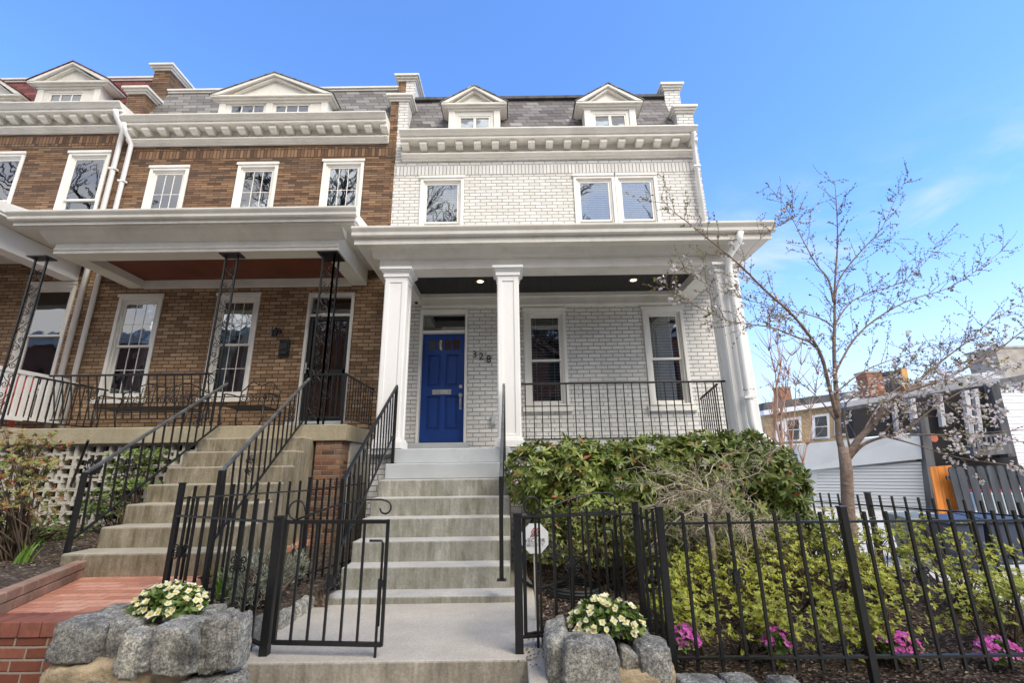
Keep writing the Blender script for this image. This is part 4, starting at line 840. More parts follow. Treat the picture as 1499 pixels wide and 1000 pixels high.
# dark low shrubs under them
bush('low_shrub','low dark shrub with reddish leaves behind the open gate leaf',[(.45,5.3,-.72,.45,.3,.28),(.95,5.3,-.72,.5,.35,.30),(1.5,5.2,-.78,.45,.35,.30)],900,5,.06,.024,'darkshrub',(.95,5.35,-1.25),1.0,nst=30,zmin=-1.1)
bush('low_shrub','low dark shrub under the twiggy bare shrub',[(2.0,5.2,-.85,.4,.3,.26),(2.5,5.3,-.80,.5,.35,.30),(3.1,5.5,-.85,.45,.35,.3)],900,5,.06,.024,'darkshrub',(2.5,5.35,-1.28),1.0,nst=30,zmin=-1.15)
# azaleas
az=[('yellow-green azalea right of the fence corner, nearest the twiggy shrub',[(1.62,4.45,-.93,.42,.35,.17),(1.30,4.15,-1.0,.25,.25,.15)],430),
    ('yellow-green azalea in front of the dark shrub, left of the tree',[(2.15,4.65,-.90,.40,.35,.17),(2.0,4.2,-1.02,.28,.25,.14)],430),
    ('yellow-green azalea just left of the cherry trunk',[(2.75,5.0,-.85,.42,.35,.20),(2.75,4.4,-1.0,.35,.28,.16)],430),
    ('tall yellow-green azalea along the side fence behind the cherry trunk',[(3.25,5.9,-.82,.40,.4,.22),(3.7,5.8,-.80,.40,.4,.24)],480),
    ('bright azalea right of the cherry trunk',[(3.55,5.0,-.80,.45,.38,.22),(3.4,4.55,-.98,.35,.28,.16)],430),
    ('bright azalea beside the bins at the right edge',[(4.2,4.9,-.82,.42,.4,.24),(4.15,4.4,-.95,.36,.28,.2)],430),
    ('leggy azalea close behind the fence, left of the thick middle post',[(1.95,3.72,-1.12,.34,.20,.15),(1.55,3.75,-1.14,.25,.18,.13)],230),
    ('leggy azalea close behind the fence, right of the thick middle post',[(2.75,3.80,-1.08,.40,.22,.17),(2.45,3.70,-1.16,.25,.18,.12)],250),
    ('sprawling azalea close behind the fence at the right edge',[(3.45,3.85,-1.05,.42,.24,.19),(3.9,3.9,-1.05,.4,.24,.2)],290),
    ('small azalea sprig behind the corner fence post',[(1.22,3.75,-1.08,.17,.16,.13)],110)]
def sprigs(name,label,lumps,nc,nw,k,L,W,mat,base,group=None,cat='bush',rad=.062,zmin=-1.33,spread=1.2):
    """a loose shrub: bare stems that each carry a tuft of leaf whorls"""
    t=thing(name,label,cat,base,group); Cc,Ac=shell(lumps,nc,.25,zmin,.9)
    C=[];A=[]
    for c,a_ in zip(Cc,Ac):
        m_=rng.integers(max(2,nw//2),nw+4); d=rng.normal(size=(m_,3))*[rad,rad,rad*.6]; C.append(c+d); A.append(np.tile(a_*.5+[0,-.25,.75],(m_,1))+d*4)
    C=np.concatenate(C);A=np.concatenate(A); P,D,N=whorls(C,A,k,spread); m_=len(P)
    leaves('foliage',P,D,N,L*rng.uniform(.55,1.2,m_),W*rng.uniform(.7,1.2,m_),mat,t)
    sm=MB(); b=Vector(base)
    for c in Cc:
        if random.random()<.35: continue
        c=Vector(c); o=b+Vector((random.uniform(-.16,.16),random.uniform(-.12,.12),0)); mid=o.lerp(c,.55)+Vector((random.gauss(0,.05),random.gauss(0,.05),.05)); sm.tube([o,mid,c],[.009,.006,.003],4)
        for _ in range(3): e=c+Vector((random.gauss(0,rad),random.gauss(0,rad),random.gauss(.01,.04))); sm.tube([mid.lerp(c,.6),e],[.004,.002],3)
    sm.build('stem',M['stem'],t,fixn=False); return t
for lab,lm,n in az:
    c=np.array(lm)[:,:3].mean(0); sprigs('azalea_bush',lab,[(q[0],q[1],q[2],q[3]*1.08,q[4]*1.1,q[5]*1.15) for q in lm],max(8,n//9),12,6,.038,.019,'azalea',(c[0],c[1]+.05,-1.38),'azaleas behind the front fence')
# left yard plants
q=at(40,700,5.2)
sprigs('red_tipped_shrub','leggy shrub with red and green spring leaves at the left edge',[(at(25,650,5.0).x,5.0,.18,.42,.4,.34),(at(60,640,5.3).x,5.3,.20,.24,.3,.22),(at(10,730,5.0).x,5.0,-.28,.5,.4,.28)],80,8,5,.050,.026,'redtip',(at(30,790,5.0).x,5.0,-.84),zmin=-.6,rad=.075)
sprigs('rose_bush','green climbing shrub behind the left rail of the brown steps',[(at(190,680,6.5).x,6.5,.02,.36,.2,.30),(at(150,735,6.4).x,6.4,-.40,.30,.2,.25),(at(225,655,6.7).x,6.75,.2,.18,.12,.15)],60,7,5,.062,.03,'green',(at(185,770,6.5).x,6.5,-.8),zmin=-.75)
bush('low_green_plant','low pale green groundcover along the foot of the breeze blocks',[(at(60,760,6.0).x,6.0,-.68,.62,.3,.17),(at(20,745,5.6).x,5.6,-.68,.5,.3,.16)],330,5,.05,.022,'green',(at(50,775,5.9).x,5.9,-.83),.9,nst=20,lo=.3,zmin=-.83,up=1)
bush('silvery_herb','silvery lavender clump behind the left gate post',[(-2.16,4.12,-.86,.22,.3,.22),(-2.10,4.55,-.86,.18,.25,.18)],420,6,.065,.008,'silver',(-2.15,4.3,-1.1),.6,nst=40,lo=.2,zmin=-1.1,up=1.5,cat='plant')
def blades(name,label,c,n,h,w,mat,spread=.35,cat='plant'):
    t=thing(name,label,cat,c); V=[];F=[]
    for i in range(n):
        a=random.uniform(0,6.28); s=random.uniform(.1,spread); hh=h*random.uniform(.6,1.1); d=Vector((math.cos(a)*s,math.sin(a)*s,1)); side=Vector((-math.sin(a+.5),math.cos(a+.5),0))*w/2; b=Vector(c)+Vector((random.uniform(-.06,.06),random.uniform(-.06,.06),0)); n0=len(V)
        for u,ww in ((0,.8),(.35,1),(.7,.8),(1,.05)):
            p=b+Vector((d.x*hh*u*(.5+u),d.y*hh*u*(.5+u),hh*u*(1-.12*u))); V+= [tuple(p-side*ww),tuple(p+side*ww)]
        F+=[(n0+2*j,n0+2*j+1,n0+2*j+3,n0+2*j+2) for j in range(3)]
    np_obj('leaf_blades',V,F,M[mat],t); return t
q=gnd(32,826,-.83); blades('bulb_plant','clump of strappy bulb leaves in the left bed by the brick edging',(q.x,q.y,-.84),11,.24,.026,'blade')
blades('bulb_plant','strappy bulb leaves behind the fence panel left of the silvery herb',(-2.45,4.25,-1.02),26,.30,.018,'blade',.6)
def bloom(name,label,c,rx,ry,rz,nf,fr,petals,mat,leafm='green',nl=140,cat='flowers',eye=True,k=5,ll=.055):
    t=thing(name,label,cat,c); C,A=shell([(c[0],c[1],c[2],rx,ry,rz)],nl,.5,c[2]-.02,.5); P,D,N=whorls(C,A,5,1.1); leaves('foliage',P,D,N,ll*rng.uniform(.7,1.2,len(P)),ll*.55,leafm,t)
    C,A=shell([(c[0],c[1],c[2]+.01,rx*1.04,ry*1.04,rz*1.12)],nf,.95,c[2]-.01,.7); A[:,1]-=.3; 
    for c_,a_ in zip(C,A):
        P,D,N=whorls(c_[None],a_[None],k,1.25,.15); f=leaves('flower',P,D,N,fr*rng.uniform(.8,1.15),fr*1.05,mat,t,fold=.05)
        if eye:
            P,D,N=whorls((c_+a_/np.linalg.norm(a_)*.004)[None],a_[None],k,1.35,.05); e=leaves('flower_eye',P,D,N,fr*.34,fr*.4,'yolk',None,fold=.02); e.parent=f
    return t
bloom('primrose_clump','pale yellow primroses in the left stone planter',(at(246,900,3.45).x,3.45,at(246,890,3.45).z),.225,.16,.13,80,.027,5,'yellow')
bloom('primrose_clump','pale yellow primroses in the right stone planter',(at(888,918,3.40).x,3.40,at(888,918,3.40).z),.235,.16,.15,85,.027,5,'yellow')
for px,py,Y,rx,n,lab in ((1003,940,3.62,.085,60,'pink azalea sprig in bloom beside the corner fence post'),(1140,945,3.62,.085,34,'pink azalea sprig in bloom left of the thick middle post'),(1318,950,3.62,.12,60,'pink azalea in bloom right of the thick middle post'),(1462,958,3.62,.13,60,'pink azalea in bloom at the bottom right corner')):
    q=at(px,py,Y); bloom('pink_azalea',lab,(q.x,Y,q.z),rx,.08,.08,n,.026,5,'pink',nl=26,eye=False)
# loose chips and fallen leaves on the beds
def litter(name,n,fx,mat,label,s=(.012,.04)):
    P=np.array([fx() for _ in range(n)]); D=rng.normal(size=(n,3)); D[:,2]*=.25; N=rng.normal(0,.35,(n,3)); N[:,2]+=1; o=leaves(name,P,D,N,rng.uniform(*s,n),rng.uniform(s[0],s[1]*.6,n),mat,None); tag(o,label,'litter',kind='stuff')
M['chip']=leafmat('bark_chips',[(0,(.04,.026,.018)),(.5,(.11,.075,.05)),(.85,(.22,.16,.11)),(1,(.40,.33,.24))],.0,.9)
def f1():
    x=random.uniform(.2,4.8); y=random.uniform(2.98,6.0); return (x,y,rz(x,y)+random.uniform(.004,.03))
def f2():
    x=random.uniform(-7,-4.4); y=random.uniform(3.45,6.9); return (x,y,-.83+.02*hsh(x,y)+.05*max(0,y-5)+random.uniform(.004,.02))
def f3(): return (random.uniform(-2.85,-1.95),random.uniform(3.7,6.8),-1.04+random.uniform(0,.02))
litter('mulch_chips',9000,f1,'chip','bark mulch chips over the right bed'); litter('leaf_litter',3500,f2,'chip','dry leaf litter over the left bed'); litter('soil_litter',1200,f3,'chip','dry litter between the steps and the yard fence')
q0=gnd(812,935,-1.238)
def f4(): return (random.gauss(.13,.05),random.gauss(3.62,.15),-1.236+random.uniform(0,.006))
litter('dry_leaves',70,f4,'chip','dry leaves blown against the right planter',(.012,.03))

# twiggy bare shrub (weeping) before the evergreens
def weeping():
    q=at(1040,815,4.75); base=Vector((q.x,4.75,-1.3)); t=thing('twiggy_shrub','bare weeping shrub with tangled pale twigs on a single thin stem','shrub',base); m=MB(); top=at(1037,730,4.75)
    m.tube([base,Vector((base.x+.03,4.75,-.95)),top],[.032,.026,.020],7); tips=[]
    for i in range(30):
        a=random.uniform(0,6.28); r=random.uniform(.30,.95); p=Vector((base.x+.03,4.75,-.95)).lerp(top,random.uniform(.55,1.12)); d=Vector((math.cos(a),math.sin(a)*.55,random.uniform(-.1,1.1))).normalized(); P=[p.copy()]; n=11
        for k in range(n):
            d+=Vector((random.gauss(0,.33)+math.cos(a)*.10,random.gauss(0,.22),random.gauss(-.07,.30))); d.normalize(); p=p+d*(r*1.1/n); P.append(p.copy())
        m.tube(P,[.0075*(1-.82*k/n) for k in range(n+1)],5)
        for k in range(2,n):
            for _ in range(3):
                dd=(d+Vector((random.gauss(0,.9),random.gauss(0,.7),random.gauss(.1,.7)))).normalized(); s=P[k].lerp(P[k-1],random.random()); Q=[s]
                for h in range(5): dd=(dd+Vector((random.gauss(0,.5),random.gauss(0,.35),random.gauss(-.03,.35)))).normalized(); s=s+dd*random.uniform(.025,.055); Q.append(s)
                m.tube(Q,[.0034,.003,.0026,.0022,.0018,.0013],3); tips.append(Q[-1]); tips.append(Q[3])
    m.build('branches',M['twig'],t,fixn=False)
    C=np.array([tuple(p) for p in tips]); C=C[rng.choice(len(C),420,False)]; P,D,N=whorls(C,np.tile([[0,0,1.]],(len(C),1)),3,.8); leaves('buds',P,D,N,.022,.010,'freshleaf',t)
weeping()

# ================================================================== CHERRY TREE
def cherry():
    Y0=5.0; base=at(1249,865,Y0); t=thing('cherry_tree','young cherry tree just coming into blossom, in the bed behind the front fence','tree',(base.x,Y0,-1.3))
    px=lambda L,ya,yb:[at(x,y,ya+(yb-ya)*i/(len(L)-1)) for i,(x,y) in enumerate(L)]
    tr=MB(); tp=px([(1250,870),(1246,800),(1241,740),(1239,690),(1235,655)],Y0,Y0); tr.tube(tp,[.074,.064,.059,.057,.054],12); tr.build('trunk',M['bark'],t,fixn=False)
    L=[([(1236,668),(1228,640),(1226,600),(1223,560),(1221,510),(1222,470),(1222,420),(1226,360),(1225,310),(1222,265)],5.0,5.1,.062,0),
     ([(1225,610),(1212,559),(1199,513),(1162,463),(1120,425),(1082,387),(1036,349),(1006,325),(985,309),(968,290)],5.0,4.3,.038,1),
     ([(1212,556),(1195,509),(1162,492),(1128,479),(1099,475),(1057,467),(1010,442),(960,412)],5.0,4.2,.024,1),
     ([(1221,480),(1200,466),(1160,455),(1086,437),(1044,421),(998,395)],5.0,5.4,.016,1),
     ([(1220,442),(1212,408),(1195,387),(1174,349),(1162,324),(1145,295),(1124,272)],5.05,5.5,.020,0),
     ([(1222,445),(1229,408),(1262,366),(1292,332),(1313,286),(1330,257)],5.05,5.3,.020,0),
     ([(1222,500),(1223,475),(1246,442),(1279,427),(1321,412),(1355,383),(1372,353)],5.05,5.7,.022,0),
     ([(1224,560),(1225,542),(1254,492),(1296,458),(1338,437),(1380,425),(1418,404),(1468,366)],5.0,5.2,.026,0),
     ([(1238,672),(1246,660),(1259,641),(1278,622),(1294,598),(1316,579),(1343,568),(1383,555),(1424,533),(1459,514),(1486,493),(1512,474)],5.0,4.6,.068,2),
     ([(1325,574),(1338,565),(1359,544),(1383,525),(1408,506),(1427,490),(1450,470),(1502,440)],4.9,5.0,.034,0),
     ([(1243,672),(1262,652),(1289,641),(1316,636),(1343,617),(1370,595),(1397,579),(1430,560),(1470,540)],5.0,4.4,.034,3),
     ([(1316,637),(1356,637),(1410,636),(1499,629)],4.8,4.2,.022,3),
     ([(1300,640),(1343,652),(1383,665),(1424,674),(1464,679),(1505,684)],4.85,4.3,.016,3),
     ([(1259,641),(1290,590),(1330,560),(1400,535),(1440,520)],5.0,5.8,.018,0),
     ([(1226,620),(1200,585),(1170,560),(1140,548)],5.0,5.6,.018,0),
     ([(1224,575),(1262,545),(1310,525),(1370,505),(1420,500)],5.0,5.5,.018,0),
     ([(1082,387),(1110,352),(1140,330),(1165,316)],4.7,5.0,.009,1),
     ([(1246,665),(1235,600),(1260,575),(1310,545),(1360,520)],5.0,4.6,.018,2),
     ([(1288,641),(1320,605),(1345,590),(1400,590),(1440,600)],4.9,4.5,.016,3)]
    br=MB(); buds=[];bd=[];flo=[];flod=[];lvs=[];lvd=[];flolab=[]
    def twig(p,d,l,r,kind,lev):
        P=[p]; n=max(3,int(l/.06)); dd=d.copy()
        for k in range(n):
            dd=(dd+Vector((random.gauss(0,.09),random.gauss(0,.09),random.gauss(.02,.08)))).normalized(); P.append(P[-1]+dd*l/n)
        br.tube(P,[r*(1-.75*k/n) for k in range(n+1)],4 if lev<2 else 3)
        for k in range(1,n+1):
            for _ in range(2):
                o=P[k]+(P[k-1]-P[k])*random.random(); dv=(dd+Vector((random.gauss(0,.8),random.gauss(0,.8),random.gauss(.1,.8)))).normalized()
                u=random.random()
                if kind==3:
                    if u<.30: flo.append(o+dv*.010); flod.append(dv)
                    elif u<.48: lvs.append(o); lvd.append(dv)
                    else: buds.append(o); bd.append(dv)
                elif kind==2:
                    if u<.12: flo.append(o+dv*.010); flod.append(dv)
                    elif u<.24: lvs.append(o); lvd.append(dv)
                    else: buds.append(o); bd.append(dv)
                elif kind==1:
                    if u<.04: flo.append(o+dv*.010); flod.append(dv)
                    elif u<.22: lvs.append(o); lvd.append(dv)
                    else: buds.append(o); bd.append(dv)
                else:
                    if u<.03: lvs.append(o); lvd.append(dv)
                    elif u<.85: buds.append(o); bd.append(dv)
            if lev<2 and random.random()<(.42 if lev==0 else .25):
                twig(P[k],(dd+Vector((random.gauss(0,.6),random.gauss(0,.6),random.gauss(.1,.5)))).normalized(),l*random.uniform(.35,.6),r*.55,kind,lev+1)
    for (pts,ya,yb,r,kind) in L:
        P=px(pts,ya,yb); n=len(P); Q=[]
        for i in range(n-1):   # soften the traced line
            for k in range(3):
                u=k/3; a=P[max(i-1,0)];b=P[i];c=P[i+1];d=P[min(i+2,n-1)]
                Q.append(.5*((2*b)+(c-a)*u+(2*a-5*b+4*c-d)*u*u+(3*b-a-3*c+d)*u**3))
        Q.append(P[-1]); m=len(Q); br.tube(Q,[max(.0030,.62*r*(1-.93*(k/(m-1))**.75)) for k in range(m)],8)
        length=sum((Q[i+1]-Q[i]).length for i in range(m-1)); acc=0
        for i in range(2,m-1):
            seg=(Q[i+1]-Q[i]); acc+=seg.length*(14 if kind==3 else 17)*(1 if i>m*.2 else .3)
            while acc>1:
                acc-=1; d=seg.normalized(); s=Vector((random.gauss(0,1),random.gauss(0,.8),random.gauss(.25,.9))); s=(s-d*s.dot(d)).normalized()
                twig(Q[i]+seg*random.random(),(d*random.uniform(.5,1)+s*.75).normalized(),random.uniform(.10,.46)*(1-.3*i/m),.0030,kind,0)
    br.build('branches',M['bark'],t,fixn=False)
    A=lambda l:np.array([tuple(v) for v in l])
    P,D,N=whorls(A(buds),A(bd),3,.45); leaves('buds',P,D,N,rng.uniform(.012,.022,len(P)),.009,'bud',t)
    C=A(flo);E=A(flod); reps=[]; 
    C=np.concatenate([C+rng.normal(0,.018,C.shape) for _ in range(3)]); E=np.concatenate([E+rng.normal(0,.5,E.shape) for _ in range(3)]); P,D,N=whorls(C,E,5,1.15,.2); leaves('blossoms',P,D,N,.019,.019,'petal',t,fold=.1)
    P,D,N=whorls(A(lvs),A(lvd),3,.6); leaves('young_leaves',P,D,N,rng.uniform(.014,.030,len(P)),.012,'freshleaf',t)
cherry()

# ================================================================== SMALL THINGS
def bench(label,px,Y,wid,z,name='garden_bench',cat='bench'):
    x=at(px,600,Y).x; t=thing(name,label,cat,(x,Y,z)); a,b=x-wid/2,x+wid/2
    s=MB(); s.bar((a,Y-.24,z+.40),(b,Y-.24,z+.40),.02); s.bar((a,Y+.2,z+.38),(b,Y+.2,z+.38),.02)
    for i in range(9): yy=Y-.22+i*.05; s.bar((a,yy,z+.40-.0*i),(b,yy,z+.40),.012,.006)
    s.build('seat',M['iron'],t)
    k=MB(); P=[(a,Y+.22,z+.40)]
    for i in range(13): u=i/12; P.append((a+(b-a)*u,Y+.27,z+.78+.10*math.sin(math.pi*u)-(.05*math.cos(u*12.6))))
    P.append((b,Y+.22,z+.40)); k.tube(P,.011,6)
    n=max(3,int(wid/.22))
    for i in range(n):
        u=(i+.5)/n; xx=a+wid*u; k.scroll((xx-.05,Y+.25,z+.60),.075,1.4,R(90),.007,1); k.scroll((xx+.05,Y+.25,z+.60),.075,1.4,R(90),.007,-1); k.bar((xx,Y+.22,z+.40),(xx,Y+.27,z+.84),.010)
        for q in range(4): k.tube([(xx-wid/n/2,Y+.245,z+.46+.09*q),(xx,Y+.25,z+.50+.09*q),(xx+wid/n/2,Y+.245,z+.46+.09*q)],.004,4)
    k.build('backrest',M['iron'],t)
    for xx in (a,b):
        r=MB(); r.tube([(xx,Y+.24,z+.62),(xx,Y+.05,z+.63),(xx,Y-.18,z+.62),(xx,Y-.26,z+.58),(xx,Y-.25,z+.52),(xx,Y-.20,z+.53)],.011,6); r.bar((xx,Y-.22,z+.40),(xx,Y-.2,z+.62),.014); r.build('armrest',M['iron'],t)
        for yy in (Y-.24,Y+.2): r=MB(); r.tube([(xx,yy,z+.40),(xx,yy+(.02 if yy<Y else .0),z+.2),(xx+(.03 if xx==a else -.03),yy-(.05 if yy<Y else -.06),z)],.013,6); r.build('leg',M['iron'],t)
    return t
bench('long black wrought iron bench under the left porch window',222,7.95,1.55,.661)
bench('black wrought iron armchair between the porch window and the storm door',366,7.9,.70,.661,'garden_chair','chair')
# red slatted chairs on the leftmost porch
def slat_chair(label,x,Y,z):
    t=thing('slatted_chair',label,'chair',(x,Y,z)); s=MB(); s.box(x-.28,x+.28,Y-.3,Y+.2,z+.36,z+.40); s.build('seat',M['redchair'],t)
    for i in range(5):
        xx=x-.24+i*.12; b=MB(); b.hexa([Vector(p) for p in ((xx-.045,Y+.2,z+.36),(xx+.045,Y+.2,z+.36),(xx+.045,Y+.22,z+.36),(xx-.045,Y+.22,z+.36),(xx-.05,Y+.42,z+1.02-abs(i-2)*.04),(xx+.05,Y+.42,z+1.02-abs(i-2)*.04),(xx+.05,Y+.44,z+1.02-abs(i-2)*.04),(xx-.05,Y+.44,z+1.02-abs(i-2)*.04))]); b.build('back_slat',M['redchair'],t)
    for sx in (-.27,.27):
        for yy in (-.28,.18): b=MB(); b.box(x+sx-.03,x+sx+.03,Y+yy-.02,Y+yy+.02,z,z+(.58 if yy<0 else .56)); b.build('leg',M['redchair'],t)
        b=MB(); b.box(x+sx-.06,x+sx+.06,Y-.36,Y+.28,z+.581,z+.605); b.build('armrest',M['redchair'],t)
slat_chair('red slatted porch chair behind the white railing, nearest the window',-8.95,7.75,.761)
slat_chair('red slatted porch chair at the left edge, behind the iron post',-9.85,7.75,.761)
# leaning garden stake with a tree silhouette
t=thing('garden_stake','dark iron garden stake with a tree emblem, leaning against the breeze blocks','ornament',gnd(82,768,-.75)); a=gnd(82,768,-.75); b=at(129,645,6.5)
m=MB(); m.bar(a,b,.03); m.build('stake',M['iron'],t)
m=MB(); c=at(136,684,6.45); m.tube([(c.x-.12,6.45,c.z-.07),(c.x-.04,6.45,c.z-.13),(c.x+.10,6.45,c.z-.14)],.014,6)
for i in range(70):
    a_=random.uniform(0,6.28); r=.13*math.sqrt(random.random()); x=c.x+r*math.cos(a_); z=c.z+.02+r*math.sin(a_)*.95; m.disc((x,6.45+random.uniform(-.01,.01),z),random.uniform(.012,.02),'y',.012,6)
for k in range(5): m.tube([(c.x,6.45,c.z-.13),(c.x-.06+.03*k,6.45,c.z-.02),(c.x-.10+.05*k,6.45,c.z+.07)],.007,4)
m.build('tree_emblem',M['iron'],t)
q=gnd(101,806,-.80); t=thing('garden_light','small round solar light set in the left bed','light',(q.x,q.y,-.84)); m=MB(); m.disc((q.x,q.y,-.805),.07,'z',.05,20,.075); m.build('housing',M['metal'],t); m=MB(); m.disc((q.x,q.y,-.775),.055,'z',.012,20,.05); m.build('lens',M['glass'],t)
# yard sign
t=thing('yard_sign','white octagonal security sign on a stake behind the right gate leaf','sign',(at(786,880,4.3).x,4.3,-1.25)); c=at(783,788,4.3); c.y=4.28
m=MB(); n=8; rr=.125; O=[(c.x+rr*math.cos(R(22.5+45*k)),c.z+rr*1.05*math.sin(R(22.5+45*k))) for k in range(8)]; m.py(O,4.27,4.276); so=m.build('sign_board',M['signwhite'],t)
for k in range(4):
    m=MB(); xx=c.x-.04+.018*k; m.tube([(xx,4.267,c.z+.015),(xx+.02,4.267,c.z+.035),(xx+.012,4.267,c.z+.055),(xx+.032,4.267,c.z+.085)],.0045,6); m.build('emblem_stripe',M['signred'],so)
for txt,sz,dz in (('VECTOR',.046,-.030),('SECURITY',.034,-.062)): lettering(so,'sign_text',txt,sz,(c.x,4.267,c.z+dz),'signink',.001,-.0006,'CENTER')
m=MB(); m.box(c.x-.016,c.x+.016,4.282,4.292,-1.28,c.z-.02); m.build('stake',M['stake'],t)
# coiled hose
q=gnd(842,872,-1.26); m=MB(); P=[]
for i in range(120):
    a_=i/120*2*math.pi*3.3; r=.27+.012*math.sin(a_*.7)-.008*(i/40); P.append((q.x+r*math.cos(a_),q.y+r*math.sin(a_),-1.24+.022*(i/36)+.006*math.sin(a_*2)))
P+= [(q.x-.34,q.y+.05,-1.20),(q.x-.45,q.y+.25,-1.22),(q.x-.55,q.y+.6,-1.22)]
m.tube(P,.016,8); tag(m.build('garden_hose',M['rubber'],None,fixn=False),'black garden hose coiled on the mulch behind the open gate leaf','hose')

# ================================================================== BEHIND, AT THE RIGHT
def wallpx(mb,c4,Ya,Yb,thick=.2):
    """solid wall panel whose front face has the surveyed corners TL,TR,BR,BL; left side at depth Ya, right side at Yb"""
    tl,tr,br,bl=[at(x,y,Yd) for (x,y),Yd in zip(c4,(Ya,Yb,Yb,Ya))]; o=Vector((0,thick,0)); mb.hexa([bl,br,br+o,bl+o,tl,tr,tr+o,tl+o])
g=thing('garage','pale garage toned blue-grey for shade, with a ribbed roll-up door, beyond the side fence','garage',(9,15,-1.5))
m=MB(); wallpx(m,((1165,651),(1346,635),(1350,672),(1172,690)),17.0,15.0,.4); m.build('fascia',M['garage'],g)
m=MB(); wallpx(m,((1168,688),(1352,670),(1385,812),(1186,815)),17.15,15.15,.5); m.build('wall',M['garage'],g)
def ribbed():
    t=NT('ribbed_shutter'); X=t.xyz(); f=t.math('FRACT',t.math('MULTIPLY',X[2],9.5)); d=t.rng(f,.0,.22,smooth=True); t.bump(d,.03); return t.fin(t.mix(d,(.26,.275,.285),(.52,.555,.575)),.5,.4)  # pale slats carry the same blue-grey shade in their colour
M['ribbed']=ribbed()
m=MB(); wallpx(m,((1176,692),(1349,676),(1378,812),(1192,815)),17.08,15.08,.06); m.build('roll_up_door',M['ribbed'],g)
m=MB(); wallpx(m,((1346,612),(1358,610),(1392,820),(1378,822)),14.9,14.85,.35); m.build('corner_post',M['greywood'],g)
h=thing('back_house','yellow brick house with a low roof and three small windows beyond the garage','house',(9,24,-1.5))
m=MB(); wallpx(m,((1118,607),(1252,588),(1256,645),(1122,652)),25,23,.8); m.build('wall',M['fbrick'],h)
m=MB(); wallpx(m,((1118,601),(1256,583),(1256,589),(1118,608)),24.7,22.7,.5); m.build('gutter',M['siding'],h)
m=MB(); wallpx(m,((1118,590),(1256,572),(1256,583),(1118,601)),25.2,23.2,.8); m.build('roof',M['greywood'],h)
for (a,b,t0,t1) in ((1136,1147,617,648),(1148,1173,611,647),(1189,1214,606,643),(1222,1246,600,638)):
    yw=lambda x:25-2*(x-1118)/138
    m=MB(); wallpx(m,((a,t0+2),(b,t0-1),(b+1,t1-1),(a+1,t1)),yw(a)-.10,yw(b)-.10,.09); f=m.build('window',M['siding'],h)
    m=MB(); wallpx(m,((a+4,t0+5),(b-4,t0+3),(b-3,(t0+t1)/2-1),(a+5,(t0+t1)/2)),yw(a+4)-.12,yw(b-4)-.12,.018); wallpx(m,((a+5,(t0+t1)/2+1.5),(b-3,(t0+t1)/2+.5),(b-3,t1-4),(a+5,t1-3)),yw(a+5)-.12,yw(b-3)-.12,.018); m.build('pane',M['carglass2'],f)
h=thing('back_house','long metal-roofed house with dark screened porches behind the cherry branches','house',(11,19,-1.5))
m=MB(); wallpx(m,((1240,588),(1462,553),(1464,560),(1240,596)),20.6,18.0,1.0); m.build('metal_roof',M['metalroof'],h)
m=MB(); wallpx(m,((1240,596),(1462,560),(1464,566),(1240,603)),20.4,17.8,.4); m.build('fascia',M['greywood'],h)
m=MB(); wallpx(m,((1236,576),(1470,541),(1472,553),(1236,588)),23,20.5,.8); m.build('upper_roof',M['oldmetal'],h)
m=MB(); wallpx(m,((1200,585),(1330,563),(1330,575),(1200,596)),26,24,2); m.build('roof_ridge',M['metalroof'],h)
m=MB(); wallpx(m,((1248,600),(1342,585),(1347,633),(1250,642)),19.6,18.6,.4); m.build('porch_screen',M['screen'],h)
m=MB(); wallpx(m,((1338,583),(1458,562),(1478,672),(1352,690)),18.5,17.5,.4); m.build('porch_screen',M['screen'],h)
for (a,b,t0,t1,Y) in ((1333,1340,584,632,18.2),(1374,1380,578,625,18),(1412,1419,572,668,17.6),(1426,1432,570,640,17.6),(1308,1312,590,634,18.8)):
    m=MB(); wallpx(m,((a,t0),(b,t0-1),(b+(t1-t0)*.12,t1-1),(a+(t1-t0)*.12,t1)),Y,Y,.15); m.build('porch_post',M['metalroof'],h)
m=MB(); wallpx(m,((1450,560),(1461,558),(1494,690),(1482,692)),17.3,17.2,.3); m.build('corner_post',M['greywood'],h)
m=MB(); wallpx(m,((1340,626),(1352,624),(1366,700),(1354,702)),17.4,17.4,.3); m.build('corner_post',M['greywood'],h)
m=MB(); wallpx(m,((1354,690),(1488,668),(1500,780),(1370,790)),17.9,17.2,.3); m.build('lower_wall',M['screen'],h)
r=MB(); wallpx(r,((1419,638),(1474,634),(1475,638),(1420,642)),17.1,17.0,.1); wallpx(r,((1424,655),(1480,650),(1482,664),(1426,668)),17.1,17.0,.25)
for i in range(8): wallpx(r,((1421+i*7,640),(1424+i*7,640),(1427+i*7,656),(1424+i*7,656)),17.05,17.05,.05)
r.build('balcony_rail',M['greywood'],h)
q=at(1369,641,17.0); m=MB(); m.disc((q.x,17.2,q.z),.15,'y',.3,16); m.build('hanging_pot',vary('terracotta',(.36,.10,.05),.8),h)
h=thing('back_house','white clapboard house wall at the right edge behind the balcony','house',(14,16,-1.5))
def clap():
    t=NT('clapboard'); X=t.xyz(); f=t.math('FRACT',t.math('MULTIPLY',X[2],7.0)); d=t.rng(f,.0,.14,smooth=True); t.bump(d,.03); return t.fin(t.mix(d,(.40,.41,.42),(.72,.73,.745)),.5,.4)
M['clap']=clap()
m=MB(); wallpx(m,((1463,562),(1620,535),(1640,760),(1500,760)),18.9,18.6,4); m.build('wall',M['clap'],h)
m=MB(); wallpx(m,((1458,557),(1640,520),(1640,530),(1459,565)),18.7,18.4,.5); m.build('roof_edge',M['greywood'],h)
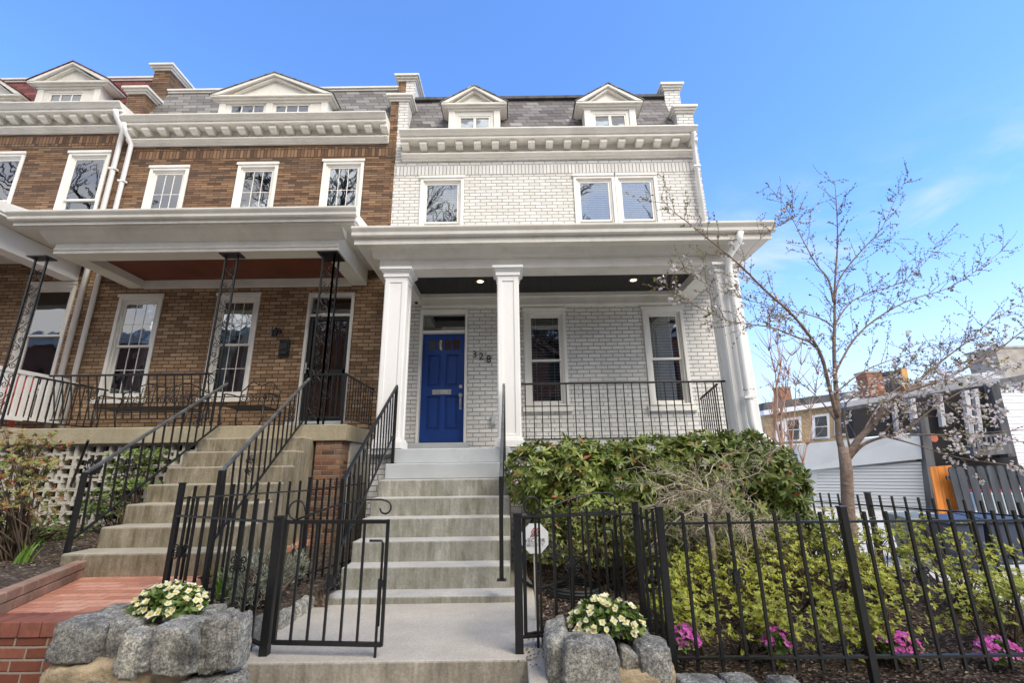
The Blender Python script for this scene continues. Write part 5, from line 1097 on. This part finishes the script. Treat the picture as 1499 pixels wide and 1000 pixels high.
def chimney(label,x0,x1,y0,y1,Y,mat,dep=.7,cap=True):
    t=thing('chimney',label,'chimney',at((x0+x1)/2,y1,Y)); m=MB(); a=at(x0,(y0+y1)/2,Y).x; b=at(x1,(y0+y1)/2,Y).x; zt=at(x0,y0,Y).z; zb=at(x0,y1,Y).z; m.box(a,b,Y,Y+dep,zb,zt-.1); m.build('stack',M[mat],t)
    m=MB(); m.box(a-.04,b+.04,Y-.04,Y+dep+.04,zt-.1,zt); m.build('cap',M['oldconc' if cap else mat],t)
chimney('red brick chimney on the metal roof, left of the air conditioner',1271,1294,543,580,21,'rbrick'); chimney('small red brick chimney behind the pinkish bare trees',1143,1159,566,596,27,'rbrick'); chimney('wide grey stuccoed chimney at the right edge',1463,1530,507,556,22,'oldconc',1.5)
t=thing('air_conditioner','dark rooftop air conditioner beside an orange-brown wooden post','air conditioner',at(1308,565,21.5)); a=at(1304,555,21.5); b=at(1320,555,21.5); m=MB(); m.box(a.x,b.x,21.5,22.4,at(1310,570,21.5).z,at(1310,543,21.5).z); m.build('case',M['greywood'],t,.02)
m=MB(); 
for i in range(8): zz=at(1310,567-i*2.8,21.5).z; m.box(a.x+.05,b.x-.05,21.47,21.499,zz,zz+.03)
m.build('grille',M['black'],t)
t=thing('wooden_post','orange-brown timber post on the roof beside the air conditioner','post',at(1327,572,21.4)); m=MB(); wallpx(m,((1319,539),(1327,538),(1333,570),(1324,571)),21.4,21.4,.4); m.build('timber',vary('raw_timber',(.45,.25,.08),.8,.2,4),t)
# gates and pickets of the neighbours
t=thing('board_gate','orange stained board gate beside the garage','gate',at(1388,775,13.4))
for i in range(3): m=MB(); x0=1362+i*10.5; wallpx(m,((x0,684-i*.8),(x0+10,683-i*.8),(x0+31,796),(x0+21,796)),13.4,13.4,.05); m.build('board',M['orangewood'],t)
t=thing('picket_fence','charcoal stained wooden picket fence right of the orange gate','fence',at(1440,790,13.2))
for i,(x0,w_) in enumerate(((1389,10),(1400,11.5),(1416,11),(1430,11),(1444.5,11),(1459,11),(1473,11),(1487,11),(1501,11),(1515,11),(1529,11))):
    m=MB(); y0=684-i*.45; tl=at(x0,y0+5,13.2); wd_=at(x0+w_,y0+5,13.2).x-tl.x; zb=at(x0,805,13.2).z; zt=at(x0,y0,13.2).z; m.py([(tl.x,zb),(tl.x+wd_,zb),(tl.x+wd_,zt-.07),(tl.x+wd_*.8,zt),(tl.x+wd_*.2,zt),(tl.x,zt-.07)],13.2,13.23); m.build('picket',M['darkwood'],t)
m=MB(); 
for yy in (700,770): a=at(1386,yy,13.24); m.box(a.x,a.x+3.4,13.231,13.28,a.z-.05,a.z+.05)
m.build('rail',M['darkwood'],t)
# car glimpsed through the pickets
c0=at(1415,760,15.2); t=thing('parked_car','red car parked behind the charcoal picket fence','car',(c0.x+1.6,15.6,-1.5)); x=c0.x-.2; z=at(1440,800,15.2).z; zt=at(1440,722,15.2).z; H=zt-z
m=MB(); m.py([(x,z+.1*H),(x+4.2,z+.1*H),(x+4.3,z+.4*H),(x+4.1,z+.50*H),(x+.15,z+.50*H),(x-.05,z+.4*H)],15.2,16.8); m.build('body',M['carred'],t,.08)
m=MB(); m.py([(x+.5,z+.501*H),(x+3.6,z+.501*H),(x+3.0,z+H),(x+1.0,z+H)],15.3,16.7); m.build('cabin_glass',M['carglass'],t,.06)
m=MB(); m.box(x+1.1,x+2.9,15.35,16.65,z+H+.001,z+H+.04); m.build('roof',M['carred'],t,.015)
for xx in (x+.8,x+3.4):
    for yy in (15.22,16.78): m=MB(); m.disc((xx,yy,z+.16*H),.16*H+.1,'y',.2,20); m.build('wheel',M['black'],t)
# bins
def bin_(label,px0,px1,py0,py1,Y,mat,open_=False):
    a=at(px0,py0,Y); b=at(px1,py0,Y); zt=a.z; zb=-1.5; t=thing('wheeled_bin',label,'bin',((a.x+b.x)/2,Y+.3,zb)); w=b.x-a.x; d=w*.9; i=w*.08
    m=MB(); m.hexa([Vector(p) for p in ((a.x+i,Y+i,zb+.08),(b.x-i,Y+i,zb+.08),(b.x-i,Y+d-i,zb+.08),(a.x+i,Y+d-i,zb+.08),(a.x,Y,zt),(b.x,Y,zt),(b.x,Y+d,zt),(a.x,Y+d,zt))]); m.build('body',M[mat],t,.02)
    m=MB(); m.hexa([Vector(p) for p in ((a.x-.03,Y-.04,zt+.003),(b.x+.03,Y-.04,zt+.003),(b.x+.03,Y+d,zt+.003),(a.x-.03,Y+d,zt+.003),(a.x-.02,Y-.03,zt+.05),(b.x+.02,Y-.03,zt+.05),(b.x+.02,Y+d,zt+.10),(a.x-.02,Y+d,zt+.10))]); m.build('lid',M[mat],t,.015)
    m=MB(); m.tube([(a.x+.05,Y+d+.05,zt-.04),(b.x-.05,Y+d+.05,zt-.04)],.02,8); m.build('handle',M['black'],t)
    for xx in (a.x+.06,b.x-.06): m=MB(); m.disc((xx,Y+d-.06,zb+.09),.09,'x',.05,16); m.build('wheel',M['black'],t)
    return t
bin_('grey-green wheeled bin standing before the garage door',1330,1374,764,800,7.6,'tealplastic')
t=bin_('navy wheeled bin in front of the orange gate',1388,1440,768,800,7.0,'navyplastic'); 
bin_('navy wheeled bin at the right edge under the picket fence',1446,1502,766,800,7.0,'navyplastic')
# pinkish bare trees behind the house corner
def multistem(label,px,Y,bpy_,tops,seed):
    random.seed(seed); b=at(px,bpy_,Y); t=thing('bare_tree',label,'tree',(b.x,Y,-1.5)); m=MB(); tw=MB()
    for (x,y,r) in tops:
        e=at(x,y,Y); P=[Vector((b.x+random.uniform(-.15,.15),Y+random.uniform(-.2,.2),-1.5))]; n=8
        for k in range(1,n+1): u=k/n; P.append(P[0].lerp(e,u)+Vector((random.gauss(0,.05),random.gauss(0,.08),0))+Vector((math.sin(u*3.1)*.12*(1 if x<px else -1),0,0)))
        m.tube(P,[.72*r*(1-.9*k/n) for k in range(n+1)],6)
        for k in range(3,n+1):
            for _ in range(4):
                d=Vector((random.gauss(0,.45),random.gauss(0,.4),1)).normalized(); s=P[k]; Q=[s]
                for h in range(4): d=(d+Vector((random.gauss(0,.2),random.gauss(0,.2),.05))).normalized(); s=s+d*random.uniform(.12,.26); Q.append(s)
                tw.tube(Q,[.014,.011,.008,.006,.003],3)
    m.build('trunk',M['pinkbark'],t,fixn=False); tw.build('twigs',M['pinkbark'],t,fixn=False)
multistem('pinkish bare tree with several stems close to the house corner',1128,12,660,((1122,480,.07),(1147,470,.08),(1160,520,.07)),3)
multistem('pinkish bare tree with thin upright stems in front of the yellow brick house',1148,13,660,((1150,530,.05),(1176,505,.05),(1196,550,.045)),5)
# street trees at the kerb, seen only as reflections in the windows
def bigtree(label,x,y,h,seed):
    random.seed(seed); t=thing('street_tree',label,'tree',(x,y,-1.6)); m=MB()
    def br(p,d,l,r,lev):
        n=4; P=[p]
        for k in range(n): d=(d+Vector((random.gauss(0,.12),random.gauss(0,.12),.05))).normalized(); P.append(P[-1]+d*l/n)
        m.tube(P,[max(.022,r*(1-.4*k/n)) for k in range(n+1)],6 if lev<2 else 3)
        if lev<6:
            for _ in range(3 if lev<4 else 4): 
                s=Vector((random.gauss(0,1),random.gauss(0,1),random.gauss(.2,.5))).normalized(); br(P[random.choice((2,3,4))],(d*.8+s*.75).normalized(),l*random.uniform(.6,.85),r*.60,lev+1)
    br(Vector((x,y,-1.6)),Vector((0,0,1)),h*.34,.45,0); m.build('trunk_and_branches',M['tree_far'],t,fixn=False)
bigtree('large bare street tree mirrored in the white house upper left window',-4.5,-4,23,21); bigtree('large bare street tree mirrored in the brown house upper windows',-14,-4.5,23,33); bigtree('large bare street tree mirrored in the white house paired upper windows',4.5,-5,19,8)

t=thing('apartment_building','red brick building across the street, mirrored in the lower windows','building',(0,-19,-1.6))
m=MB(); ops=[(-51+i*3.0,-51+i*3.0+1.1,z,z+1.9) for i in range(27) for z in (.2,3.4,6.4)]; m2=MB(); wallgrid(m2,-53,31,-1.6,11.0,ops,-19,-.25); m2.quad((-53,-29,-1.6),(31,-29,-1.6),(31,-29,11.0),(-53,-29,11.0)); m2.quad((-53,-19,11.0),(31,-19,11.0),(31,-29,11.0),(-53,-29,11.0)); m2.quad((-53,-19,-1.6),(-53,-29,-1.6),(-53,-29,11.0),(-53,-19,11.0)); m2.quad((31,-19,-1.6),(31,-29,-1.6),(31,-29,11.0),(31,-19,11.0)); m2.build('wall',M['rbrick'],t)
m=MB(); m.box(-53.2,31.2,-19.001,-18.6,10.2,10.7); m.box(-53.3,31.3,-19.001,-18.5,10.7,11.1); m.build('cornice',M['cream'],t)
for o_ in ops: m=MB(); m.box(o_[0],o_[1],-19.22,-19.2,o_[2],o_[3]); f=m.build('window',M['dark'],t)
# ================================================================== SKY, SUN, CAMERA
SUN_EL,SUN_ROT,SUN_ANG,SUN_E,SKY_E,EXPO=47,138,34,2.85,.145,.78
w=bpy.data.worlds.new('World'); SC.world=w; w.use_nodes=True; nt=w.node_tree; bg=nt.nodes['Background']
sky=nt.nodes.new('ShaderNodeTexSky'); sky.sky_type='NISHITA'; sky.sun_disc=False; sky.sun_elevation=R(SUN_EL); sky.sun_rotation=R(SUN_ROT); sky.air_density=1.0; sky.dust_density=.2; sky.ozone_density=3.0
tc=nt.nodes.new('ShaderNodeTexCoord').outputs['Generated']
mp=nt.nodes.new('ShaderNodeMapping'); mp.inputs['Scale'].default_value=(1,1,2.6); nt.links.new(tc,mp.inputs[0])
nz=nt.nodes.new('ShaderNodeTexNoise'); nz.inputs['Scale'].default_value=2.6; nz.inputs['Detail'].default_value=9; nz.inputs['Roughness'].default_value=.58; nz.inputs['Distortion'].default_value=.5; nt.links.new(mp.outputs[0],nz.inputs['Vector'])
def mr(v,a,b,c=0,d=1):
    q=nt.nodes.new('ShaderNodeMapRange'); q.interpolation_type='SMOOTHSTEP'; nt.links.new(v,q.inputs[0])
    for i,x in enumerate((a,b,c,d)): q.inputs[i+1].default_value=x
    return q.outputs[0]
def mm(op,a,b):
    q=nt.nodes.new('ShaderNodeMath'); q.operation=op
    for i,x in enumerate((a,b)):
        if isinstance(x,(int,float)): q.inputs[i].default_value=x
        else: nt.links.new(x,q.inputs[i])
    return q.outputs[0]
sp=nt.nodes.new('ShaderNodeSeparateXYZ'); nt.links.new(tc,sp.inputs[0])
low=mr(sp.outputs[2],.08,.52,1,0); east=mr(sp.outputs[0],-.1,.55)
lowc=mr(sp.outputs[2],.28,.56,1,0)
cl=mm('MULTIPLY',mm('MULTIPLY',mr(nz.outputs['Fac'],.42,.68),lowc),mm('ADD',mm('MULTIPLY',east,.95),.05))
hz=mm('MULTIPLY',mm('POWER',low,2.0),.60); cl=mm('MAXIMUM',cl,hz)
back=mm('MULTIPLY',mr(sp.outputs[1],.05,-.55),mr(nz.outputs['Fac'],.25,.60,.45,.95)); cl=mm('MAXIMUM',cl,back)
tint=nt.nodes.new('ShaderNodeMix'); tint.data_type='RGBA'; tint.blend_type='MULTIPLY'; tint.inputs[0].default_value=1; nt.links.new(sky.outputs[0],tint.inputs[6]); tint.inputs[7].default_value=(.95,1.27,1.68,1)
mx=nt.nodes.new('ShaderNodeMix'); mx.data_type='RGBA'; nt.links.new(cl,mx.inputs[0]); nt.links.new(tint.outputs[2],mx.inputs[6]); cc=nt.nodes.new('ShaderNodeMix'); cc.data_type='RGBA'; nt.links.new(mr(sp.outputs[1],.25,-.35),cc.inputs[0]); cc.inputs[6].default_value=(4.0,4.1,4.4,1); cc.inputs[7].default_value=(8.2,8.0,7.8,1); nt.links.new(cc.outputs[2],mx.inputs[7])
nt.links.new(mx.outputs[2],bg.inputs['Color']); bg.inputs['Strength'].default_value=SKY_E
su=bpy.data.lights.new('sun','SUN'); su.energy=SUN_E; su.angle=R(SUN_ANG); su.color=(1,.92,.80); so=bpy.data.objects.new('sun',su); COL.objects.link(so)
sd=Vector((math.sin(R(SUN_ROT))*math.cos(R(SUN_EL)),math.cos(R(SUN_ROT))*math.cos(R(SUN_EL)),math.sin(R(SUN_EL)))); so.rotation_euler=sd.to_track_quat('Z','Y').to_euler(); so.location=(0,0,30)
cd=bpy.data.cameras.new('camera'); cam=bpy.data.objects.new('camera',cd); COL.objects.link(cam); SC.camera=cam
cd.sensor_width=36; cd.sensor_fit='HORIZONTAL'; cd.lens=FPX/IW*36; cd.clip_start=.05; cd.clip_end=3000
cam.rotation_euler=(Matrix.Rotation(R(90)+PITCH,3,'X')@Matrix.Rotation(-ROLL,3,'Z')).to_euler()
SC.view_settings.view_transform='Standard'; SC.view_settings.look='None'; SC.view_settings.exposure=EXPO; SC.view_settings.gamma=1
for o in SC.objects:      # the survey was taken from eye height; put the pavement at zero
    if o.parent is None: o.location.z+=1.6
